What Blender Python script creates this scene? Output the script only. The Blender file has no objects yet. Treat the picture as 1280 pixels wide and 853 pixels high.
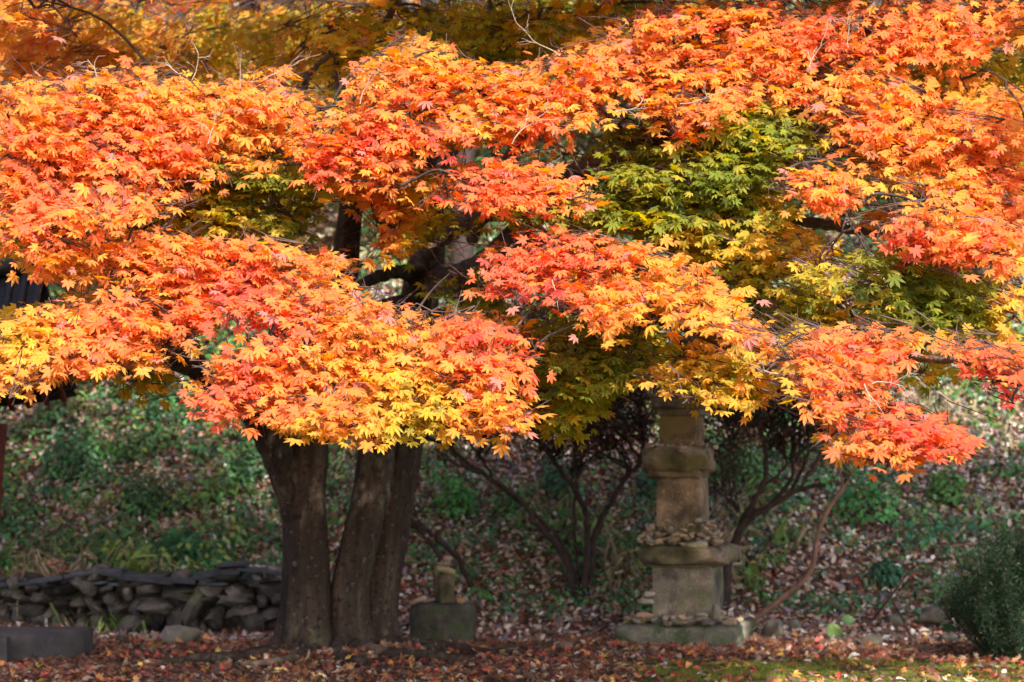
import bpy, math
import numpy as np
from mathutils import Vector, Matrix, noise

# ------------------------------------------------------------------ camera, sky, sun, exposure
scene = bpy.context.scene
col = scene.collection
F = 2400.0            # focal length in photo pixels (photo is 1280 wide)
HZ = 600.0            # horizon row
CAM_H = 1.2
cam_d = bpy.data.cameras.new("camera")
cam = bpy.data.objects.new("camera", cam_d)
col.objects.link(cam)
cam.location = (0, 0, CAM_H)
cam.rotation_euler = (math.radians(90), 0, 0)
cam_d.sensor_width = 36
cam_d.lens = 36 * F / 1280
cam_d.shift_y = (HZ - 426.5) / 1280
cam_d.clip_start = 0.1
cam_d.clip_end = 500
cam_d.dof.use_dof = True
cam_d.dof.focus_distance = 8.5
cam_d.dof.aperture_fstop = 2.7
scene.camera = cam

SUN_EL, SUN_AZ = math.radians(37), math.radians(20)   # azimuth: to the right of straight behind the camera
sun_dir = Vector((math.sin(SUN_AZ) * math.cos(SUN_EL), -math.cos(SUN_AZ) * math.cos(SUN_EL), math.sin(SUN_EL)))
w = bpy.data.worlds.new("World")
scene.world = w
w.use_nodes = True
nt = w.node_tree
bg = nt.nodes["Background"]
sky = nt.nodes.new("ShaderNodeTexSky")
sky.sky_type = 'NISHITA'
sky.sun_disc = False
sky.sun_elevation = SUN_EL
sky.sun_rotation = math.pi - SUN_AZ
sky.dust_density = 1.5
nt.links.new(sky.outputs[0], bg.inputs[0])
bg.inputs[1].default_value = 0.15
sl = bpy.data.lights.new("sun", 'SUN')
sl.energy = 3.6
sl.angle = math.radians(0.8)
sl.color = (1.0, 0.93, 0.82)
so = bpy.data.objects.new("sun", sl)
col.objects.link(so)
so.rotation_euler = sun_dir.to_track_quat('Z', 'Y').to_euler()
scene.view_settings.view_transform = 'Standard'
scene.view_settings.look = 'None'
scene.view_settings.gamma = 1
scene.view_settings.exposure = 1.35
scene.render.engine = 'CYCLES'
scene.cycles.use_denoising = True
scene.cycles.max_bounces = 8
scene.cycles.diffuse_bounces = 4
scene.cycles.transmission_bounces = 6
scene.cycles.transparent_max_bounces = 4
scene.cycles.sample_clamp_indirect = 6

rng = np.random.default_rng(7)
TAU = 2 * math.pi


def P(px, py, d):
    """photo pixel + distance -> world point"""
    return np.array([(px - 640.0) / F * d, d, CAM_H + (HZ - py) / F * d])


# ------------------------------------------------------------------ terrain function
def sstep(a, b, x):
    t = np.clip((np.asarray(x, float) - a) / (b - a), 0, 1)
    return t * t * (3 - 2 * t)


def H(x, y):
    x = np.asarray(x, float); y = np.asarray(y, float)
    left = 1 - sstep(-1.9, -1.2, x)
    y0 = 14.15 + 1.15 * left
    t = np.maximum(y - y0, 0)
    s = 0.80 * (np.sqrt(t * t + 0.8) - 0.894)
    s = np.where(s > 15, 15 + (s - 15) * 0.15, s)
    st = 0.42 * left * sstep(15.15, 15.4, y)
    bump = (0.06 * np.sin(x * 1.7 + y * 0.6) * np.sin(y * 1.3 - x * 0.4) + 0.03 * np.sin(x * 4.1 + 1) * np.sin(y * 3.7)) * sstep(14, 15.5, y)
    near = 0.012 * np.sin(x * 2.3) * np.sin(y * 2.9) + 0.006 * np.sin(x * 7.1 + y * 3) * np.sin(y * 5)
    mound = 0.07 * np.exp(-(((x + 1.1) / 1.1) ** 2 + ((y - 12.95) / 0.6) ** 2))
    return s + st + bump + near + mound


def on_slope(px, py, lo=11.5, hi=40):
    """first hit of the view ray of a photo pixel with the terrain"""
    ds = np.linspace(lo, hi, 1500)
    xs = (px - 640) / F * ds
    zs = CAM_H + (HZ - py) / F * ds
    h = H(xs, ds)
    i = np.argmax(zs <= h)
    d = ds[i] if (zs <= h).any() else hi
    return np.array([(px - 640) / F * d, d, float(H((px - 640) / F * d, d))])


# ------------------------------------------------------------------ mesh helpers
class MB:
    def __init__(s):
        s.v, s.f, s.c, s.n = [], [], [], 0

    def add(s, v, faces, c=None):
        v = np.asarray(v, float)
        s.v.append(v)
        s.f.append((faces, s.n))
        if c is None:
            c = np.ones((len(v), 3)) * 0.5
        s.c.append(np.broadcast_to(np.asarray(c, float), (len(v), 3)))
        s.n += len(v)

    def build(s, name, mat, parent=None, smooth=True, color=False):
        v = np.concatenate(s.v)
        allf, sizes = [], []
        for f, off in s.f:
            if isinstance(f, np.ndarray):
                allf.append((f + off).ravel()); sizes.append(np.full(len(f), f.shape[1]))
            else:
                for q in f:
                    allf.append(np.asarray(q) + off); sizes.append(np.array([len(q)]))
        return mesh_obj(name, v, np.concatenate(allf), np.concatenate(sizes), mat, parent, smooth,
                        np.concatenate(s.c) if color else None)


def mesh_obj(name, v, loops, sizes, mat, parent=None, smooth=True, color=None):
    me = bpy.data.meshes.new(name)
    me.vertices.add(len(v)); me.vertices.foreach_set("co", np.asarray(v, np.float32).ravel())
    me.loops.add(len(loops)); me.loops.foreach_set("vertex_index", np.asarray(loops, np.int32))
    me.polygons.add(len(sizes))
    me.polygons.foreach_set("loop_start", np.concatenate([[0], np.cumsum(sizes)[:-1]]).astype(np.int32))
    me.polygons.foreach_set("use_smooth", np.full(len(sizes), smooth))
    me.update(calc_edges=True)
    if color is not None:
        a = me.color_attributes.new("tint", 'FLOAT_COLOR', 'POINT')
        a.data.foreach_set("color", np.concatenate([color, np.ones((len(color), 1))], 1).astype(np.float32).ravel())
    me.materials.append(mat)
    o = bpy.data.objects.new(name, me)
    col.objects.link(o)
    if parent is not None:
        o.parent = parent
        o.matrix_parent_inverse = Matrix.Translation(-Vector(parent.location)) if parent.rotation_euler[2] == 0 else parent.matrix_basis.inverted()
    return o


def tag(o, label=None, cat=None, group=None, kind=None):
    if label: o["label"] = label
    if cat: o["category"] = cat
    if group: o["group"] = group
    if kind: o["kind"] = kind
    return o


def thing(name, loc, label, cat, group=None):
    o = bpy.data.objects.new(name, None)
    o.empty_display_size = 0.1
    col.objects.link(o)
    o.location = tuple(float(q) for q in loc)
    return tag(o, label, cat, group)


def smooth_path(pts, k=6):
    pts = np.asarray(pts, float)
    if len(pts) < 3:
        t = np.linspace(0, 1, k + 1)[:, None]
        return pts[0] * (1 - t) + pts[-1] * t
    p = np.vstack([2 * pts[0] - pts[1], pts, 2 * pts[-1] - pts[-2]])
    out = []
    for i in range(1, len(p) - 2):
        t = np.linspace(0, 1, k, endpoint=False)[:, None]
        a, b, c, d = p[i - 1], p[i], p[i + 1], p[i + 2]
        out.append(0.5 * (2 * b + (c - a) * t + (2 * a - 5 * b + 4 * c - d) * t ** 2 + (3 * b - a - 3 * c + d) * t ** 3))
    out.append(p[-2][None])
    return np.vstack(out)


def tube(mb, pts, radii, sides=8, flute=0.0, seed=0, wob=0.0, cap=True):
    pts = np.asarray(pts, float)
    n = len(pts)
    r = np.asarray(radii, float) * np.ones(n)
    T = np.gradient(pts, axis=0)
    T /= np.linalg.norm(T, axis=1)[:, None] + 1e-9
    up = np.array([0, 0, 1.0]) if abs(T[0][2]) < 0.9 else np.array([0, -1.0, 0])
    U = np.cross(T[0], up); U /= np.linalg.norm(U)
    Us = []
    for i in range(n):
        U = U - T[i] * np.dot(U, T[i]); U /= np.linalg.norm(U) + 1e-9
        Us.append(U.copy())
    Us = np.array(Us); Vs = np.cross(T, Us)
    a = np.linspace(0, TAU, sides, endpoint=False)
    rs = np.random.default_rng(seed)
    ph = rs.uniform(0, TAU, 4)
    s = np.linspace(0, 1, n)[:, None]
    mod = np.ones((n, sides))
    if flute:
        mod += flute * (0.5 * np.sin(3 * a + ph[0] + 2.0 * s) + 0.4 * np.sin(5 * a + ph[1] - 1.5 * s) + 0.3 * np.sin(8 * a + ph[2] + 3 * s))
    if wob:
        mod += rs.normal(0, wob, (n, sides))
    R = r[:, None] * mod
    v = pts[:, None] + Us[:, None] * (np.cos(a)[None, :, None] * R[..., None]) + Vs[:, None] * (np.sin(a)[None, :, None] * R[..., None])
    v = v.reshape(-1, 3)
    i = np.arange(n - 1)[:, None] * sides
    j = np.arange(sides)[None]
    k = (j + 1) % sides
    f = np.stack([i + j, i + k, i + sides + k, i + sides + j], -1).reshape(-1, 4)
    mb.add(v, f)
    if cap:
        vv = np.vstack([v[-sides:], pts[-1:]])
        mb.add(vv, np.array([[q, (q + 1) % sides, sides] for q in range(sides)]))


def pnoise(v, scale, seed=0.0):
    return np.array([noise.noise(Vector((q[0] * scale + seed, q[1] * scale - seed, q[2] * scale + 2 * seed))) for q in v])


_ICO = {}


def ico(sub):
    if sub not in _ICO:
        import bmesh
        bm = bmesh.new()
        bmesh.ops.create_icosphere(bm, subdivisions=sub, radius=1)
        v = np.array([q.co[:] for q in bm.verts]); f = np.array([[x.index for x in q.verts] for q in bm.faces])
        bm.free()
        _ICO[sub] = (v, f)
    return _ICO[sub]


def rock(mb, c, size, seed=0, sub=2, rz=0.0, tilt=(0, 0), box=0.6, rough=0.12, color=None):
    """an angular stone: a sphere squared off towards a box, cut and roughened"""
    v, f = ico(sub)
    v = v.copy()
    m = np.abs(v).max(1)[:, None]
    v = v * (1 - box) + (v / m) * box * 0.85
    rs = np.random.default_rng(seed)
    for _ in range(5):
        nrm = rs.normal(size=3); nrm /= np.linalg.norm(nrm)
        dcut = rs.uniform(0.55, 0.85)
        over = np.maximum(v @ nrm - dcut, 0)
        v -= over[:, None] * nrm * 0.9
    v *= (1 + rough * pnoise(v, 1.7, seed * 1.37 % 50))[:, None]
    v *= np.asarray(size) / 2
    M = np.array((Matrix.Rotation(rz, 3, 'Z') @ Matrix.Rotation(tilt[0], 3, 'X') @ Matrix.Rotation(tilt[1], 3, 'Y')))
    v = v @ M.T + np.asarray(c)
    mb.add(v, f, color)


def block(mb, c, size, rz=0.0, n=10, rough=0.012, taper=0.0, bow=0.0, round_=0.06, seed=0.0, color=None, tilt=0.0, cuts=0):
    """a hewn stone block: subdivided box with worn edges; taper shrinks the top"""
    vs, fs, off = [], [], 0
    g = np.linspace(-1, 1, n + 1)
    A, B = np.meshgrid(g, g, indexing='ij')
    idx = np.arange((n + 1) ** 2).reshape(n + 1, n + 1)
    quad = np.stack([idx[:-1, :-1], idx[1:, :-1], idx[1:, 1:], idx[:-1, 1:]], -1).reshape(-1, 4)
    for ax in range(3):
        for sg in (-1, 1):
            v = np.zeros(((n + 1) ** 2, 3))
            v[:, ax] = sg; v[:, (ax + 1) % 3] = A.ravel(); v[:, (ax + 2) % 3] = B.ravel()
            vs.append(v); fs.append((quad if sg > 0 else quad[:, ::-1]) + off); off += len(v)
    v = np.vstack(vs); f = np.vstack(fs)
    # round edges
    size = np.asarray(size, float)
    half = size / 2
    rr = min(round_, half.min() * 0.9)
    p = v * half
    inner = np.clip(p, -(half - rr), half - rr)
    dlt = p - inner
    L = np.linalg.norm(dlt, axis=1)[:, None] + 1e-9
    p = inner + dlt / L * np.minimum(L, rr)
    hz = p[:, 2] / half[2]
    s = 1 - taper * (hz + 1) / 2 + bow * (1 - hz ** 2)
    p[:, 0] *= s; p[:, 1] *= s
    nn = pnoise(p + np.array([seed, 0, 0]), 6, seed) + 0.5 * pnoise(p, 15, seed + 3)
    dirn = p / (np.linalg.norm(p, axis=1)[:, None] + 1e-9)
    p = p + dirn * (nn * rough * 2)[:, None]
    rs_ = np.random.default_rng(int(seed * 10) + 5)
    for _ in range(cuts):
        nn_ = np.array([rs_.choice([-1, 1]) * rs_.uniform(.3, 1), -rs_.uniform(.2, 1), rs_.choice([-1, 1]) * rs_.uniform(.4, 1.2)]); nn_ /= np.linalg.norm(nn_)
        far_ = np.abs(nn_) @ half
        over = np.maximum(p @ nn_ - far_ * rs_.uniform(.72, .86), 0)
        p = p - over[:, None] * nn_ * (.8 + .3 * pnoise(p, 14, seed)[:, None])
    M = np.array(Matrix.Rotation(rz, 3, 'Z') @ Matrix.Rotation(tilt, 3, 'Y'))
    mb.add(p @ M.T + np.asarray(c), f, color)


# ------------------------------------------------------------------ leaf meshes
def leaf_shape(kind):
    """outline points (x,y) around the petiole joint at the origin; leaf points to +y"""
    if kind in ("maple", "maple_lo"):
        tips = [(-124, .46), (-82, .78), (-41, .96), (0, 1.0), (41, .96), (82, .78), (124, .46)]
        pts, tp = [], []
        for i, (a, L) in enumerate(tips):
            if i > 0:
                am = (a + tips[i - 1][0]) / 2
                pts.append((am, .44)); tp.append(0.2)
            if kind == "maple":
                pts.append((a - 13, L * .68)); tp.append(0.5)
            pts.append((a, L)); tp.append(1)
            if kind == "maple":
                pts.append((a + 13, L * .68)); tp.append(0.5)
        a = np.radians([q[0] for q in pts]); L = np.array([q[1] for q in pts])
        v = np.stack([np.sin(a) * L, np.cos(a) * L, -0.22 * L ** 2 + (0.05 if True else 0) * (np.array(tp) < .3)], 1)
        v = np.vstack([[0, -0.02, 0.03], v])
        tp = np.array([0.0] + tp)
    elif kind == "oval":
        v = np.array([[0, 0, 0.03], [-.12, 0, 0], [-.3, .35, .04], [-.26, .7, .03], [0, 1.05, -.12], [.26, .7, .03], [.3, .35, .04], [.12, 0, 0]])
        tp = np.array([0, 0, .4, .6, 1, .6, .4, 0])
    elif kind == "blade":
        v = np.array([[0, 0, 0], [-.05, 0, 0], [-.06, .5, .05], [0, 1.1, -.15], [.06, .5, .05], [.05, 0, 0]])
        tp = np.array([0, 0, .5, 1, .5, 0])
    n = len(v)
    f = np.array([[0, i, i + 1] for i in range(1, n - 1)])
    return v, f[:, ::-1], tp


def leaves_mesh(pos, nrm, dr, size, colr, kind="maple", tipcol=None, tipmix=0.0, curl=None):
    lv, lf, tp = leaf_shape(kind)
    N = len(pos)
    nrm = nrm / (np.linalg.norm(nrm, axis=1)[:, None] + 1e-9)
    y = dr - nrm * np.sum(dr * nrm, 1)[:, None]
    y /= np.linalg.norm(y, axis=1)[:, None] + 1e-9
    x = np.cross(y, nrm)
    s = np.asarray(size)[:, None, None]
    if curl is None:
        curl = rng.uniform(-.1, 1.5, N) + 1.5 * (rng.random(N) < .08)
    V = lv[None] * np.ones((N, 1, 1))
    V[:, :, 2] *= curl[:, None]
    # slight random lobe variation
    V[:, :, 0] *= rng.uniform(0.85, 1.1, (N, 1))
    V[:, 1:, :2] *= rng.normal(1, 0.05, (N, len(lv) - 1, 1))
    W = pos[:, None] + s * (V[..., 0:1] * x[:, None] + V[..., 1:2] * y[:, None] + V[..., 2:3] * nrm[:, None])
    C = np.repeat(colr[:, None], len(lv), 1)
    if tipcol is not None:
        m = (tp[None, :, None] * tipmix * rng.uniform(0, 1, (N, 1, 1)))
        C = C * (1 - m) + np.asarray(tipcol)[None, None] * m
    fa = (lf[None] + (np.arange(N) * len(lv))[:, None, None]).reshape(-1, 3)
    return W.reshape(-1, 3), fa, C.reshape(-1, 3)


def leaves_obj(name, packs, mat, parent=None):
    mb = MB()
    for v, f, c in packs:
        mb.add(v, f, c)
    return mb.build(name, mat, parent, smooth=False, color=True)


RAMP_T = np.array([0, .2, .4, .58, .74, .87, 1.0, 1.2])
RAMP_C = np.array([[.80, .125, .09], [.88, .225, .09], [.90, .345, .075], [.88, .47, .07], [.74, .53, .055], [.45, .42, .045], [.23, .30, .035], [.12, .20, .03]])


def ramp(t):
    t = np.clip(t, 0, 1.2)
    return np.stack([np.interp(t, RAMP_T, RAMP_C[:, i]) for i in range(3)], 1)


# ------------------------------------------------------------------ materials
def newmat(name):
    m = bpy.data.materials.new(name)
    m.use_nodes = True
    n = m.node_tree
    for q in list(n.nodes):
        if q.type != 'OUTPUT_MATERIAL':
            n.nodes.remove(q)
    return m, n, [q for q in n.nodes if q.type == 'OUTPUT_MATERIAL'][0]


def N(n, t, **kw):
    q = n.nodes.new(t)
    for k, v in kw.items():
        if isinstance(k, str) and hasattr(q, k):
            setattr(q, k, v)
        else:
            q.inputs[k].default_value = v
    return q


def leaf_mat(name, trans=0.45, gloss=0.06, sat=1.35):
    m, n, out = newmat(name)
    at = N(n, 'ShaderNodeVertexColor', layer_name="tint")
    tc = N(n, 'ShaderNodeTexCoord')
    nz = N(n, 'ShaderNodeTexNoise'); nz.inputs['Scale'].default_value = 60; nz.inputs['Detail'].default_value = 3
    n.links.new(tc.outputs['Object'], nz.inputs['Vector'])
    mr = N(n, 'ShaderNodeMapRange'); mr.inputs[3].default_value = 0.75; mr.inputs[4].default_value = 1.2
    n.links.new(nz.outputs[0], mr.inputs[0])
    mul = N(n, 'ShaderNodeMix', data_type='RGBA', blend_type='MULTIPLY'); mul.inputs[0].default_value = 1
    n.links.new(at.outputs[0], mul.inputs[6]); n.links.new(mr.outputs[0], mul.inputs[7])
    hs = N(n, 'ShaderNodeHueSaturation'); hs.inputs['Saturation'].default_value = sat; hs.inputs['Value'].default_value = 1.05
    n.links.new(mul.outputs[2], hs.inputs['Color'])
    df = N(n, 'ShaderNodeBsdfDiffuse'); tr = N(n, 'ShaderNodeBsdfTranslucent'); gl = N(n, 'ShaderNodeBsdfGlossy')
    gl.inputs['Roughness'].default_value = 0.5
    n.links.new(mul.outputs[2], df.inputs[0]); n.links.new(hs.outputs[0], tr.inputs[0])
    m1 = N(n, 'ShaderNodeMixShader'); m1.inputs[0].default_value = trans
    n.links.new(df.outputs[0], m1.inputs[1]); n.links.new(tr.outputs[0], m1.inputs[2])
    m2 = N(n, 'ShaderNodeMixShader'); m2.inputs[0].default_value = gloss
    n.links.new(m1.outputs[0], m2.inputs[1]); n.links.new(gl.outputs[0], m2.inputs[2])
    n.links.new(m2.outputs[0], out.inputs[0])
    return m


def noise_mat(name, stops, scale=8, detail=6, rough=0.9, bump=0.3, bscale=30, stretch=(1, 1, 1), second=None, tint=0.0):
    m, n, out = newmat(name)
    tc = N(n, 'ShaderNodeTexCoord')
    mp = N(n, 'ShaderNodeMapping'); mp.inputs['Scale'].default_value = stretch
    n.links.new(tc.outputs['Object'], mp.inputs[0])
    nz = N(n, 'ShaderNodeTexNoise'); nz.inputs['Scale'].default_value = scale; nz.inputs['Detail'].default_value = detail; nz.inputs['Roughness'].default_value = 0.65
    n.links.new(mp.outputs[0], nz.inputs['Vector'])
    cr = N(n, 'ShaderNodeValToRGB')
    el = cr.color_ramp.elements
    while len(el) < len(stops): el.new(0.5)
    for e, (p, c) in zip(el, stops):
        e.position = p; e.color = (*c, 1)
    n.links.new(nz.outputs[0], cr.inputs[0])
    colout = cr.outputs[0]
    if second:      # (scale, threshold lo, hi, colour, amount) a patchy overlay such as lichen, moss or stain
        for sc_, lo, hi, c2, am in second:
            nz2 = N(n, 'ShaderNodeTexNoise'); nz2.inputs['Scale'].default_value = sc_; nz2.inputs['Detail'].default_value = 5
            n.links.new(tc.outputs['Object'], nz2.inputs['Vector'])
            mr = N(n, 'ShaderNodeMapRange'); mr.inputs[1].default_value = lo; mr.inputs[2].default_value = hi; mr.inputs[4].default_value = am
            n.links.new(nz2.outputs[0], mr.inputs[0])
            mx = N(n, 'ShaderNodeMix', data_type='RGBA'); mx.inputs[7].default_value = (*c2, 1)
            n.links.new(mr.outputs[0], mx.inputs[0]); n.links.new(colout, mx.inputs[6])
            colout = mx.outputs[2]
    if tint:
        at = N(n, 'ShaderNodeVertexColor', layer_name="tint")
        sc2 = N(n, 'ShaderNodeMix', data_type='RGBA', blend_type='MULTIPLY'); sc2.inputs[0].default_value = tint
        add = N(n, 'ShaderNodeVectorMath', operation='SCALE'); add.inputs['Scale'].default_value = 2
        n.links.new(at.outputs[0], add.inputs[0])
        n.links.new(colout, sc2.inputs[6]); n.links.new(add.outputs[0], sc2.inputs[7])
        colout = sc2.outputs[2]
    bs = N(n, 'ShaderNodeBsdfPrincipled'); bs.inputs['Roughness'].default_value = rough
    bs.inputs['Specular IOR Level'].default_value = 0.25
    n.links.new(colout, bs.inputs['Base Color'])
    b1 = N(n, 'ShaderNodeTexNoise'); b1.inputs['Scale'].default_value = bscale; b1.inputs['Detail'].default_value = 6
    n.links.new(mp.outputs[0], b1.inputs['Vector'])
    bp = N(n, 'ShaderNodeBump'); bp.inputs['Strength'].default_value = bump; bp.inputs['Distance'].default_value = 0.02
    n.links.new(b1.outputs[0], bp.inputs['Height']); n.links.new(bp.outputs[0], bs.inputs['Normal'])
    n.links.new(bs.outputs[0], out.inputs[0])
    return m


M_leaf = leaf_mat("autumn_leaf", 0.6, 0.012, 1.15)
M_dryleaf = leaf_mat("dry_leaf", 0.1, 0.06, 1.1)
M_green = leaf_mat("green_leaf", 0.3, 0.035, 1.15)
M_bark = noise_mat("maple_bark", [(.3, (.016, .011, .008)), (.5, (.045, .030, .022)), (.72, (.10, .070, .052))], scale=9, bump=0.9, bscale=30, stretch=(1, 1, .14),
                   second=[(24, .62, .70, (.2, .19, .165), .4), (5, .58, .72, (.07, .08, .04), .5), (30, .56, .62, (.012, .009, .008), .7)])
M_limb = noise_mat("limb_bark", [(.3, (.05, .038, .032)), (.55, (.12, .095, .08)), (.75, (.25, .21, .18))], scale=14, bump=0.6, bscale=40,
                   second=[(9, .55, .66, (.2, .18, .155), .6)])
M_twig = noise_mat("twig_bark", [(.3, (.06, .035, .03)), (.7, (.16, .10, .085))], scale=20, bump=.2)
M_darkbough = noise_mat("bough_bark", [(.3, (.035, .024, .020)), (.6, (.08, .058, .048)), (.8, (.18, .14, .12))], scale=16, bump=.4)
M_paletwig = noise_mat("pale_twig", [(.3, (.2, .15, .12)), (.7, (.42, .35, .28))], scale=20, bump=.2)
M_darkstem = noise_mat("shrub_bark", [(.3, (.022, .015, .014)), (.7, (.075, .052, .046))], scale=14, bump=.5)
M_redstem = noise_mat("stick_bark", [(.3, (.12, .06, .045)), (.7, (.26, .15, .12))], scale=14, bump=.4)
M_granite = noise_mat("old_granite", [(.28, (.10, .075, .057)), (.5, (.19, .148, .115)), (.72, (.30, .24, .19))], scale=7, bump=.5, bscale=70,
                      second=[(55, .56, .66, (.50, .46, .40), .35), (60, .62, .7, (.07, .06, .05), .5), (3.2, .47, .62, (.12, .13, .055), .8), (5.5, .52, .64, (.05, .045, .038), .8)], tint=1.0)
M_moss_stone = noise_mat("mossy_stone", [(.3, (.06, .053, .04)), (.5, (.14, .13, .10)), (.72, (.25, .225, .175))], scale=6, bump=.7, bscale=40,
                         second=[(4, .45, .6, (.05, .075, .025), .85), (40, .6, .68, (.35, .32, .28), .3)])
M_rubble = noise_mat("rubble_stone", [(.3, (.15, .13, .12)), (.5, (.27, .24, .22)), (.75, (.42, .38, .34))], scale=9, bump=.5, bscale=50,
                     second=[(5, .52, .66, (.13, .13, .06), .6)], tint=1.0)
M_wallstone = noise_mat("wall_stone", [(.3, (.035, .032, .028)), (.5, (.09, .082, .072)), (.75, (.21, .19, .165))], scale=6, bump=.6, bscale=35,
                        second=[(3, .54, .66, (.06, .075, .03), .7)], tint=1.0)
M_slate = noise_mat("slate", [(.3, (.025, .027, .034)), (.7, (.085, .092, .11))], scale=8, bump=.5, bscale=40, rough=.6, tint=1.0)
M_kerb = noise_mat("kerb_granite", [(.35, (.05, .046, .05)), (.65, (.10, .092, .095))], scale=5, bump=.3, bscale=90, second=[(3, .5, .7, (.07, .075, .06), .6)])
M_roof = noise_mat("roof_tile", [(.3, (.012, .013, .016)), (.7, (.035, .037, .045))], scale=12, bump=.3, rough=.6)
M_redpaint = noise_mat("red_paint", [(.3, (.12, .028, .022)), (.7, (.2, .05, .038))], scale=12, bump=.2, rough=.7)
M_bluepaint = noise_mat("blue_paint", [(.3, (.05, .065, .13)), (.7, (.1, .13, .24))], scale=12, bump=.2, rough=.7)

# ground: soil with humus, grit and a mossy area near the viewer on one side
m, n, out = newmat("forest_soil")
tc = N(n, 'ShaderNodeTexCoord')
nz = N(n, 'ShaderNodeTexNoise'); nz.inputs['Scale'].default_value = 3.2; nz.inputs['Detail'].default_value = 12; nz.inputs['Roughness'].default_value = .75
n.links.new(tc.outputs['Object'], nz.inputs['Vector'])
cr = N(n, 'ShaderNodeValToRGB'); el = cr.color_ramp.elements
el[0].position = .3; el[0].color = (.030, .020, .014, 1); el[1].position = .7; el[1].color = (.13, .085, .055, 1)
e = el.new(.5); e.color = (.065, .042, .03, 1)
n.links.new(nz.outputs[0], cr.inputs[0])
vz = N(n, 'ShaderNodeTexVoronoi'); vz.inputs['Scale'].default_value = 26
n.links.new(tc.outputs['Object'], vz.inputs['Vector'])
cr2 = N(n, 'ShaderNodeValToRGB'); e2 = cr2.color_ramp.elements
e2[0].color = (.07, .03, .018, 1); e2[1].color = (.22, .14, .09, 1); e = e2.new(.5); e.color = (.12, .045, .02, 1)
sp = N(n, 'ShaderNodeSeparateColor'); n.links.new(vz.outputs['Color'], sp.inputs[0]); n.links.new(sp.outputs[0], cr2.inputs[0])
mx = N(n, 'ShaderNodeMix', data_type='RGBA'); mx.inputs[0].default_value = .5
n.links.new(cr.outputs[0], mx.inputs[6]); n.links.new(cr2.outputs[0], mx.inputs[7])
sx = N(n, 'ShaderNodeSeparateXYZ'); n.links.new(tc.outputs['Object'], sx.inputs[0])
mxx = N(n, 'ShaderNodeMapRange'); mxx.inputs[1].default_value = .6; mxx.inputs[2].default_value = 1.3; n.links.new(sx.outputs[0], mxx.inputs[0])
myy = N(n, 'ShaderNodeMapRange'); myy.inputs[1].default_value = 12.75; myy.inputs[2].default_value = 12.2; n.links.new(sx.outputs[1], myy.inputs[0])
mnz = N(n, 'ShaderNodeTexNoise'); mnz.inputs['Scale'].default_value = 2.6; mnz.inputs['Detail'].default_value = 6
n.links.new(tc.outputs['Object'], mnz.inputs['Vector'])
mnr = N(n, 'ShaderNodeMapRange'); mnr.inputs[1].default_value = .38; mnr.inputs[2].default_value = .55; n.links.new(mnz.outputs[0], mnr.inputs[0])
a1 = N(n, 'ShaderNodeMath', operation='MULTIPLY'); a2 = N(n, 'ShaderNodeMath', operation='MULTIPLY')
n.links.new(mxx.outputs[0], a1.inputs[0]); n.links.new(myy.outputs[0], a1.inputs[1]); n.links.new(a1.outputs[0], a2.inputs[0]); n.links.new(mnr.outputs[0], a2.inputs[1])
mm = N(n, 'ShaderNodeMix', data_type='RGBA'); mm.inputs[7].default_value = (.14, .17, .03, 1)
n.links.new(a2.outputs[0], mm.inputs[0]); n.links.new(mx.outputs[2], mm.inputs[6])
bs = N(n, 'ShaderNodeBsdfPrincipled'); bs.inputs['Roughness'].default_value = .95; bs.inputs['Specular IOR Level'].default_value = .15
n.links.new(mm.outputs[2], bs.inputs['Base Color'])
bp = N(n, 'ShaderNodeBump'); bp.inputs['Strength'].default_value = .8; bp.inputs['Distance'].default_value = .03
n.links.new(vz.outputs['Distance'], bp.inputs['Height']); n.links.new(bp.outputs[0], bs.inputs['Normal'])
n.links.new(bs.outputs[0], out.inputs[0])
M_soil = m

# ------------------------------------------------------------------ terrain
xs = np.concatenate([np.linspace(-120, -9, 24), np.linspace(-8, 8, 110), np.linspace(9, 120, 24)])
ys = np.concatenate([np.linspace(-60, 8, 20), np.linspace(8.5, 30, 170), np.linspace(31, 160, 40)])
X, Y = np.meshgrid(xs, ys, indexing='ij')
v = np.stack([X, Y, H(X, Y)], -1).reshape(-1, 3)
ny = len(ys)
idx = np.arange(len(xs) * ny).reshape(len(xs), ny)
f = np.stack([idx[:-1, :-1], idx[1:, :-1], idx[1:, 1:], idx[:-1, 1:]], -1).reshape(-1, 4)
mb = MB(); mb.add(v, f)
tag(mb.build("ground", M_soil), "leaf strewn temple yard rising into a steep wooded bank", kind="structure")


# ------------------------------------------------------------------ the big maple: polygons of its drooping boughs
def in_poly(px, py, poly):
    poly = np.asarray(poly, float)
    inside = np.zeros(len(px), bool)
    j = len(poly) - 1
    for i in range(len(poly)):
        xi, yi = poly[i]; xj, yj = poly[j]
        c = ((yi > py) != (yj > py)) & (px < (xj - xi) * (py - yi) / (yj - yi + 1e-12) + xi)
        inside ^= c
        j = i
    return inside


TC = np.array([-0.7, 12.3])      # where the crown centres


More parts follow.
